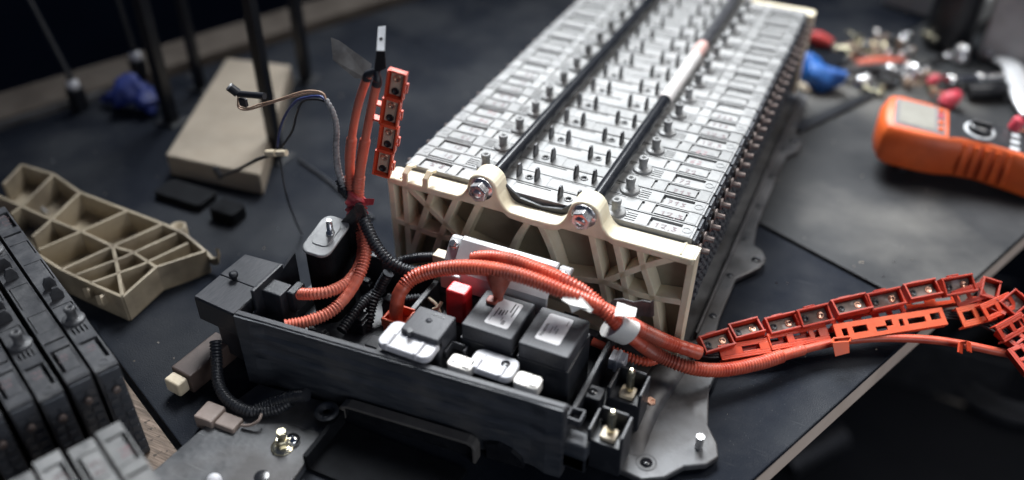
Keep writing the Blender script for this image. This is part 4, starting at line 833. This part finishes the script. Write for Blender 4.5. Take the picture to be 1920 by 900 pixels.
# blue glove
from mathutils import noise as mnoise
def crumple(p, a=5.0, f=.035):
    n_ = mnoise.noise_vector(_v(p) * f) * a + mnoise.noise_vector(_v(p) * f * 2.7) * (a * .4); return (p[0] + n_.x, p[1] + n_.y, max(p[2] + n_.z, -139.5))
def lump(name, pts, radii, mt, parent=None, crum=0, **kw):
    mb = MB(); rr = radii
    def rf(s, L):
        t = s / L * (len(rr) - 1); i = min(int(t), len(rr) - 2); f = t - i; return rr[i] * (1 - f) + rr[i+1] * f
    mb.sweep(pts, rf, 20, 3)
    if crum: mb.xform(lambda p: crumple(p, crum))
    return mb.build(name, mt, parent, smooth_all=False, **kw)
gl = thing('blue_glove', 'crumpled dark blue glove lying against the far ledge', 'glove', (-547.5, 159.2, -140.0))
lump('palm', [(-552.1, 133.0, -120.0), (-535.5, 146.4, -112.0), (-524.2, 156.0, -114.0), (-505.6, 150.5, -126.0)], [8, 19, 17, 12], 'blue_dark', gl, crum=11)
lump('finger', [(-554.9, 147.9, -122.0), (-570.9, 141.4, -130.0), (-580.7, 139.8, -134.0)], [11, 8, 4], 'blue_dark', gl, crum=6)
lump('finger', [(-516.9, 158.0, -124.0), (-503.7, 149.8, -131.0), (-500.5, 146.1, -135.0)], [13, 10, 5], 'blue_dark', gl, crum=6)
# dark pads on the mat
for lab, u, v, a, b in (('flat black pad on the mat behind the loose cream plate', 350, 370, 70, 34), ('small thick black pad on the mat beside the flat pad', 430, 405, 36, 26)):
    x, y, z = (lambda t: t)((-318.8, 8.2, -140.0)) if u == 350 else (lambda t: t)((-247.1, -1.4, -140.0))
    MB().prism(rrect(x - a/2, x + a/2, y - b/2, y + b/2, 6), -139.8, -130 if u == 350 else -124).build('black_pad', 'duct_black', None, bevel=2, label=lab, cat='pad')

# ------------------------------------------------------------------ multimeter
dm = thing('multimeter', 'orange rubber cased multimeter lying face up on the grey board', 'multimeter', tab(220, 620, -138))
O = _v((411.1, 404.4, -116.0)); Xa = Vector((.993, .09, 0)).normalized(); Ya = Vector((-Xa.y, Xa.x, 0))
def dmf(p): return O + Xa * (p[0] * .88) + Ya * (p[1] * .84) + Vector((0, 0, p[2] * 1.06 - p[0] * .085 + p[1] * .10))
def half(w0, w1, w2, n=1):
    return None
def outline_dm(inset):
    pts = [(0, 20), (-2, 45), (0, 70), (6, 88), (16, 93), (60, 93), (84, 89), (106, 79), (140, 76), (180, 80), (216, 86), (236, 80), (242, 46), (236, 12), (216, 3), (180, 9), (140, 13), (106, 9), (84, 2), (60, -1), (16, -1), (6, 4)]
    pts = [(q_[0] * .98, q_[1]) for q_ in pts]
    c = Vector((118, 46)); out = []
    for px, py in pts:
        v = Vector((px, py)); d_ = (c - v); d_.x *= .6; out.append(tuple(v + d_.normalized() * inset))
    return out
bm_ = MB(); layers = [(0, 5), (6, 0), (34, 0), (44, 5), (47, 10)]
rows = [[(*p, z) for p in outline_dm(i)] for z, i in layers]; nn_ = len(rows[0])
vs = [p for r in rows for p in r]; fs = [(i*nn_+k, i*nn_+(k+1)%nn_, (i+1)*nn_+(k+1)%nn_, (i+1)*nn_+k) for i in range(len(rows)-1) for k in range(nn_)] + [tuple(range(nn_-1, -1, -1)), tuple(range((len(rows)-1)*nn_, len(rows)*nn_))]
bm_.add(vs, fs, True).xform(dmf).build('rubber_case', 'dmm', dm, bevel=2, seg=3)
for k in range(5):
    MB().sweep([(112 + k * 14, 7.5 + (1.5 if k in (0, 4) else 3), 8), (112 + k * 14, 6 + (1.5 if k in (0, 4) else 3.5), 24), (112 + k * 14, 14, 43)], 3.6, 10, 3).xform(dmf).build('grip_rib', 'dmm', dm)
MB().prism(rrect(17, 84, 14, 79, 5), 46, 47.8).xform(dmf).build('screen_frame', 'lcd_frame', dm, bevel=.6)
MB().prism(rrect(23, 70, 19, 74, 3), 47.2, 48.4).xform(dmf).build('screen', 'lcd', dm)
MB().prism([(88, 13), (104, 19), (140, 22), (180, 19), (220, 13), (228, 46), (220, 76), (180, 71), (140, 68), (104, 72), (88, 78)], 46, 47.6).xform(dmf).build('face_panel', 'dmm_face', dm)
for y in (24, 40, 56, 70): MB().prism(rrect(74, 81, y - 4, y + 4, 2), 47.4, 50).xform(dmf).build('button', 'dmm' if y != 56 else 'pinktool', dm, bevel=.6)
MB().lathe((128, 46, 47.4), (0, 0, 1), [(20, 0), (20, 1.0), (16, 1.0), (16, 0)], 28).xform(dmf).build('dial_scale', 'print', dm)
kd = MB().lathe((128, 46, 47.4), (0, 0, 1), [(15, 0), (15, 5), (13, 7), (0.01, 7.5)], 28).xform(dmf).build('dial', 'dmm_face', dm)
MB().box(116, 141, 43, 49, 54, 60).xform(dmf).build('dial_grip', 'dmm_face', dm, bevel=1.5)
for k, y in enumerate((24, 40, 56, 70)):
    MB().lathe((196, y, 47.4), (0, 0, 1), [(7, 0), (7, 2), (4, 2.2), (3.6, -1), (0.01, -1)], 18).xform(dmf).build('jack', 'print' if k != 3 else 'pinktool', dm)
    MB().box(166 + k * 2, 178 + k, y - 4, y + 3, 47.6, 47.9).xform(dmf).build('printed_mark', 'print', dm)
MB().prism([(40, 30), (48, 30), (58, 62), (40, 62)], -24, 2).xform(lambda p: (p[0] + (2 - p[2]) * .1, p[1], p[2])).xform(dmf).xform(lambda p: (p[0], p[1], max(p[2], -138.3))).build('kickstand', 'dmm_face', dm)
MB().lathe((172, 72, 47), (.3, 0, 1), [(8, 0), (8, 12), (6, 15), (0.01, 15)], 18).xform(dmf).build('red_lead_plug', 'pinktool', dm)

MB().wall([(310.9, 479.6, -138.4), (430.3, 705.6, -138.4)], (0, 0, 1), 5, 16).build('dark_flat_bar', 'post', None, bevel=1, label='dark flat bar lying on the grey board beside the pack', cat='bar')
# ------------------------------------------------------------------ tools and scrap at the back right
def tool(name, label, cat, pts, radii, mt, **kw): return lump(name, pts, radii, mt, label=label, cat=cat, **kw)
bh = thing('blue_mallet', 'bright blue rubber tool head with grey shaft beside the pack', 'tool', (319.4, 629.4, -138.0))
lump('head', [(278.0, 651.4, -112.0), (291.1, 643.3, -116.0), (315.1, 621.0, -118.0), (339.5, 617.8, -118.0), (349.7, 619.0, -118.0)], [6, 17, 21, 20, 9], 'blue', bh, crum=9)
lump('shaft', [(341.0, 653.6, -122.0), (383.3, 694.2, -126.0), (425.3, 730.5, -128.0)], [7, 7, 6], 'tray', bh)
tool('red_grip_tool', 'small red tool grip behind the blue tool', 'tool', [(269.9, 774.4, -128.0), (290.1, 765.8, -126.0), (311.7, 763.9, -130.0)], [6, 11, 7], 'redtool')
tool('screwdriver', 'orange red screwdriver handle lying among the fasteners', 'screwdriver', [(357.1, 700.0, -128.0), (381.0, 712.8, -126.0), (409.8, 733.1, -128.0), (424.4, 744.6, -130.0)], [7, 9, 8, 3], 'orangetool')
rt = thing('ratchet_extension', 'long bright chrome socket extension bar on the grey board', 'ratchet', (523.9, 735.9, -138.0))
lump('bar', [(480.7, 695.0, -126.0), (520.9, 721.5, -126.0), (566.5, 748.8, -126.0)], [8, 6.5, 8], 'chrome', rt)
for u, v in ((1778, 152), (1835, 148), (1866, 146)): pass
MB().lathe((483.5, 696.3, -126.0), _v((493.2, 702.7, -126.0)) - _v((483.5, 696.3, -126.0)), [(9, 0), (10, 2), (10, 14), (8, 16)], 18).build('socket', 'chrome', rt)
MB().lathe((520.9, 721.5, -126.0), _v((527.9, 726.0, -126.0)) - _v((520.9, 721.5, -126.0)), [(8, 0), (9, 2), (9, 9), (8, 11)], 18).build('collar', 'chrome', rt)
MB().sweep([(554.1, 802.5, -124.0), (565.7, 775.2, -120.0), (574.7, 721.1, -120.0), (581.8, 675.7, -122.0), (595.2, 643.9, -128.0)], 1.0, 14, 4, flat=(15, 5), up=(0, 0, 1)).build('curved_spanner', 'pale_steel', None, label='bright curved spanner at the right edge of the photo', cat='spanner')
tool('crimson_stopper', 'small crimson stopper left of the chrome bar', 'stopper', [(461.2, 687.6, -132.0), (465.1, 691.2, -126.0), (471.6, 701.8, -126.0)], [6, 8, 4], 'pinktool')
tool('crimson_plug', 'crimson test plug just behind the multimeter', 'plug', [(484.0, 627.5, -132.0), (491.0, 634.9, -124.0), (498.6, 648.2, -122.0)], [10, 12, 8], 'pinktool')
lump('black_socket', [(512.4, 673.8, -126.0), (535.8, 684.2, -124.0), (560.2, 703.6, -126.0)], [11, 12, 10], 'post', label='black impact socket under the chrome bar', cat='socket')
tool('tan_scrap', 'small tan scrap beside the bright blue tool', 'scrap', [(290.9, 615.3, -136.0), (300.8, 601.0, -134.0), (307.8, 597.7, -136.0)], [3, 6, 3], 'dust')
rnd = random.Random(11)
fx = []
for k in range(70):
    t = rnd.random(); u = 1590 + 130 * t + rnd.uniform(-18, 18); fx.append((t, rnd.uniform(-1, 1), rnd.uniform(0, 12), rnd.uniform(0, 6.28)))
a0, a1, c0, c1 = _v((333.5, 738.1, -138.0)), _v((432.8, 802.1, -138.0)), _v((387.8, 680.7, -138.0)), _v((464.2, 698.2, -138.0))
kinds = ('zinc hex bolt', 'dull hex nut', 'dark screw')
for k in range(54):
    t, s_ = rnd.random(), rnd.random(); P = (a0 * (1 - t) + a1 * t) if k % 3 else (c0 * (1 - t) + c1 * t)
    P = P + Vector((rnd.gauss(0, 14), rnd.gauss(0, 24), 0)); ang = rnd.uniform(0, 6.28); dr = Vector((math.cos(ang), math.sin(ang), rnd.uniform(-.1, .5)))
    z = 4 + rnd.uniform(0, 14) * (1 if k % 3 else .3); P.z = -138 + z
    mb = hexnut(MB(), P, dr, rnd.uniform(5, 8), 6, None)
    if k % 2: mb.cyl(P + dr * 5.8, P + dr * rnd.uniform(18, 30), 3.2, 10)
    mb.build('loose_fastener', ('steel', 'brass', 'tray', 'copper_dull')[k % 4], None, label='loose ' + ('bright', 'yellowish', 'dark grey', 'dull brown')[k % 4] + (' hex bolt' if k % 2 else ' hex nut') + (' in the heap behind the screwdriver' if k % 3 else ' scattered just behind the multimeter'), cat='fastener', group='scattered fasteners behind the multimeter')
SK = [((381.1, 663.3, -138.4), 9, 26, 'lying behind the multimeter nearest the dark bar'), ((403.5, 689.0, -138.4), 11, 22, 'second from the dark bar behind the multimeter'), ((430.7, 701.9, -138.4), 12, 24, 'third from the dark bar behind the multimeter'), ((448.8, 706.8, -138.4), 9, 30, 'just left of the crimson stopper'), ((495.9, 795.8, -138.4), 12, 26, 'standing behind the chrome bar'), ((528.0, 823.4, -138.4), 10, 22, 'standing beside the grey case')]
for (x, y, z), r, h_, lab in SK:
    k_ = thing('chrome_socket', 'small chrome socket ' + lab, 'socket', (x, y, z), 'chrome sockets on the grey board')
    ly = r < 11.5; dd = Vector((math.cos(x), math.sin(x), 0)) if ly else Vector((0, 0, 1)); z = z + (r if ly else 0)
    MB().lathe((x, y, z), dd, [(r * .8, 0), (r, 2), (r, h_ * .55), (r * .85, h_ * .62), (r * .85, h_), (r * .7, h_ + .5), (r * .62, h_ - 8), (0.01, h_ - 8)], 20).build('barrel', 'steel', k_)
    MB().lathe(_v((x, y, z)) + dd * (h_ * .3), dd, [(r + .2, 0), (r + .5, .6), (r + .5, 1.8), (r + .2, 2.4)], 20).build('knurl_ring', 'steel', k_)
for p, q_, lab in (((344.2, 772.2, -136.0), (407.7, 850.8, -136.0), 'grey combination spanner lying behind the fastener pile'), ((441.9, 736.7, -136.0), (478.8, 802.6, -136.0), 'short combination spanner lying left of the black canister')):
    sp_ = thing('combination_spanner', lab, 'spanner', p); a_, b_ = _v(p), _v(q_); d_ = (b_ - a_).normalized(); n_ = Vector((-d_.y, d_.x, 0))
    MB().wall([a_, b_], (0, 0, 1), 4, 7).build('shank', 'chrome', sp_, bevel=1)
    MB().lathe(b_ + d_ * 8 + Vector((0, 0, -.5)), (0, 0, 1), [(6, 0), (11, 0), (11, 5), (6, 5), (6, 0)], 20).build('ring_end', 'chrome', sp_)
    MB().wall([a_ - d_ * 14 + n_ * 7, a_ - d_ * 4 + n_ * 8, a_ - d_ * .5, a_ - d_ * 4 - n_ * 8, a_ - d_ * 14 - n_ * 7], (0, 0, 1), 5, 5).build('open_jaw', 'chrome', sp_, bevel=.6)
tx_ = thing('grey_tool_case', 'worn grey case standing at the top right corner', 'case', (565.4, 827.9, -138.0))
t = MB(); tbox(t, 150, 400, 965, 1180, -138.4, -32); t.build('case_body', 'box_grey', tx_, bevel=6, seg=3)
t = MB(); tbox(t, 145, 405, 960, 1185, -31.5, -18); t.build('case_lid', 'alu', tx_, bevel=3)
t = MB(); tbox(t, 240, 300, 957, 964.8, -90, -60); t.build('case_latch', 'steel', tx_, bevel=2)
bc = (474.0, 826.0, -138.0)
MB().lathe((bc[0], bc[1] + 30, -138.4), (0, 0, 1), [(34, 0), (36, 4), (36, 150), (33, 156), (0.01, 158)], 28).build('black_canister', 'post', None, bevel=1, label='tall black canister standing beside the grey case', cat='canister')
t = MB(); tbox(t, -60, 95, 1050, 1250, -138.4, -95); t.build('dark_crate', 'box_grey', None, bevel=4, label='low grey-brown box at the back behind the fasteners', cat='box')

# ------------------------------------------------------------------ things on the floor under the bench edge
hz = thing('hose_coil', 'dull grey hose coil on the dark floor below the orange chain', 'hose', (800.2, 1034.8, -900.0))
for k, r in enumerate((150, 158, 147)):
    c_ = (797.3, 1022.7, -890.0); MB().sweep([(c_[0] + r * math.cos(t * .4) , c_[1] + r * math.sin(t * .4), c_[2] + 12 + k * 17 + 3 * math.sin(t)) for t in range(0, 16)], 9, 10, 12).build('hose_turn', 'hub', hz)
cr = thing('parts_crate', 'dark open parts crate on the floor right of the bench edge', 'crate', (573.2, 1036.2, -900.0)); c_ = (573.2, 1036.2, -900.0)
for x0, x1, y0, y1 in ((-200, 200, -140, -132), (-200, 200, 132, 140), (-200, -192, -131, 131), (192, 200, -131, 131)):
    MB().box(c_[0] + x0, c_[0] + x1, c_[1] + y0, c_[1] + y1, -896, -760).build('side', 'hub', cr, bevel=4)
MB().box(c_[0] - 191, c_[0] + 191, c_[1] - 131, c_[1] + 131, -899.5, -894).build('bottom', 'hub', cr)
for k, p in enumerate(((624.9, 1089.4, -860.0), (688.9, 1031.1, -880.0), (459.2, 605.8, -880.0), (739.7, 1091.6, -880.0))):
    MB().cyl((p[0] - 40, p[1] - 30, -880), (p[0] + 40, p[1] + 60, -850), 22 + 4 * k, 16).build('scrap_tube', 'hub', None, bevel=2, label='blurred grey scrap tube on the dark floor ' + ('inside the parts crate', 'beside the cardboard scrap', 'under the near bench edge', 'beside the hose coil')[k], cat='tube', group='scrap tubes on the floor')
x, y, z = (660.2, 963.5, -895.0)
MB().prism([(x - 90, y - 50), (x + 60, y - 70), (x + 90, y + 40), (x - 60, y + 60)], -899, -892).build('floor_scrap', 'dust', None, label='pale cardboard scrap on the dark floor right of the bench', cat='scrap')

# ------------------------------------------------------------------ swarf and crumbs on the bench
rnd = random.Random(5); mb = MB(); dk = MB()
for k in range(420):
    a_, b_ = rnd.uniform(-600, 395), rnd.uniform(-280, 900)
    zz = -140 if b_ < 348 else (-138.5 if a_ > 34 else -140.3)
    if 346 < b_ < 358: continue
    c_ = Vector(tab(a_, b_, zz)); r = rnd.choice((.6, .8, 1.0, 1.3, 2.0)); t = mb if k % 3 else dk
    vs = [c_ + Vector((rnd.uniform(-r, r), rnd.uniform(-r, r), .05)) for _ in range(3)] + [c_ + Vector((rnd.uniform(-.4, .4), rnd.uniform(-.4, .4), r * .9))]
    t.add(vs, [(0, 1, 2), (0, 3, 1), (1, 3, 2), (2, 3, 0)])
mb.build('bench_crumbs', 'dust', None, label='pale crumbs and grit scattered over the bench', cat='grit', kind='stuff')
dk.build('bench_swarf', 'steel', None, label='metal swarf flecks scattered over the bench', cat='swarf', kind='stuff')
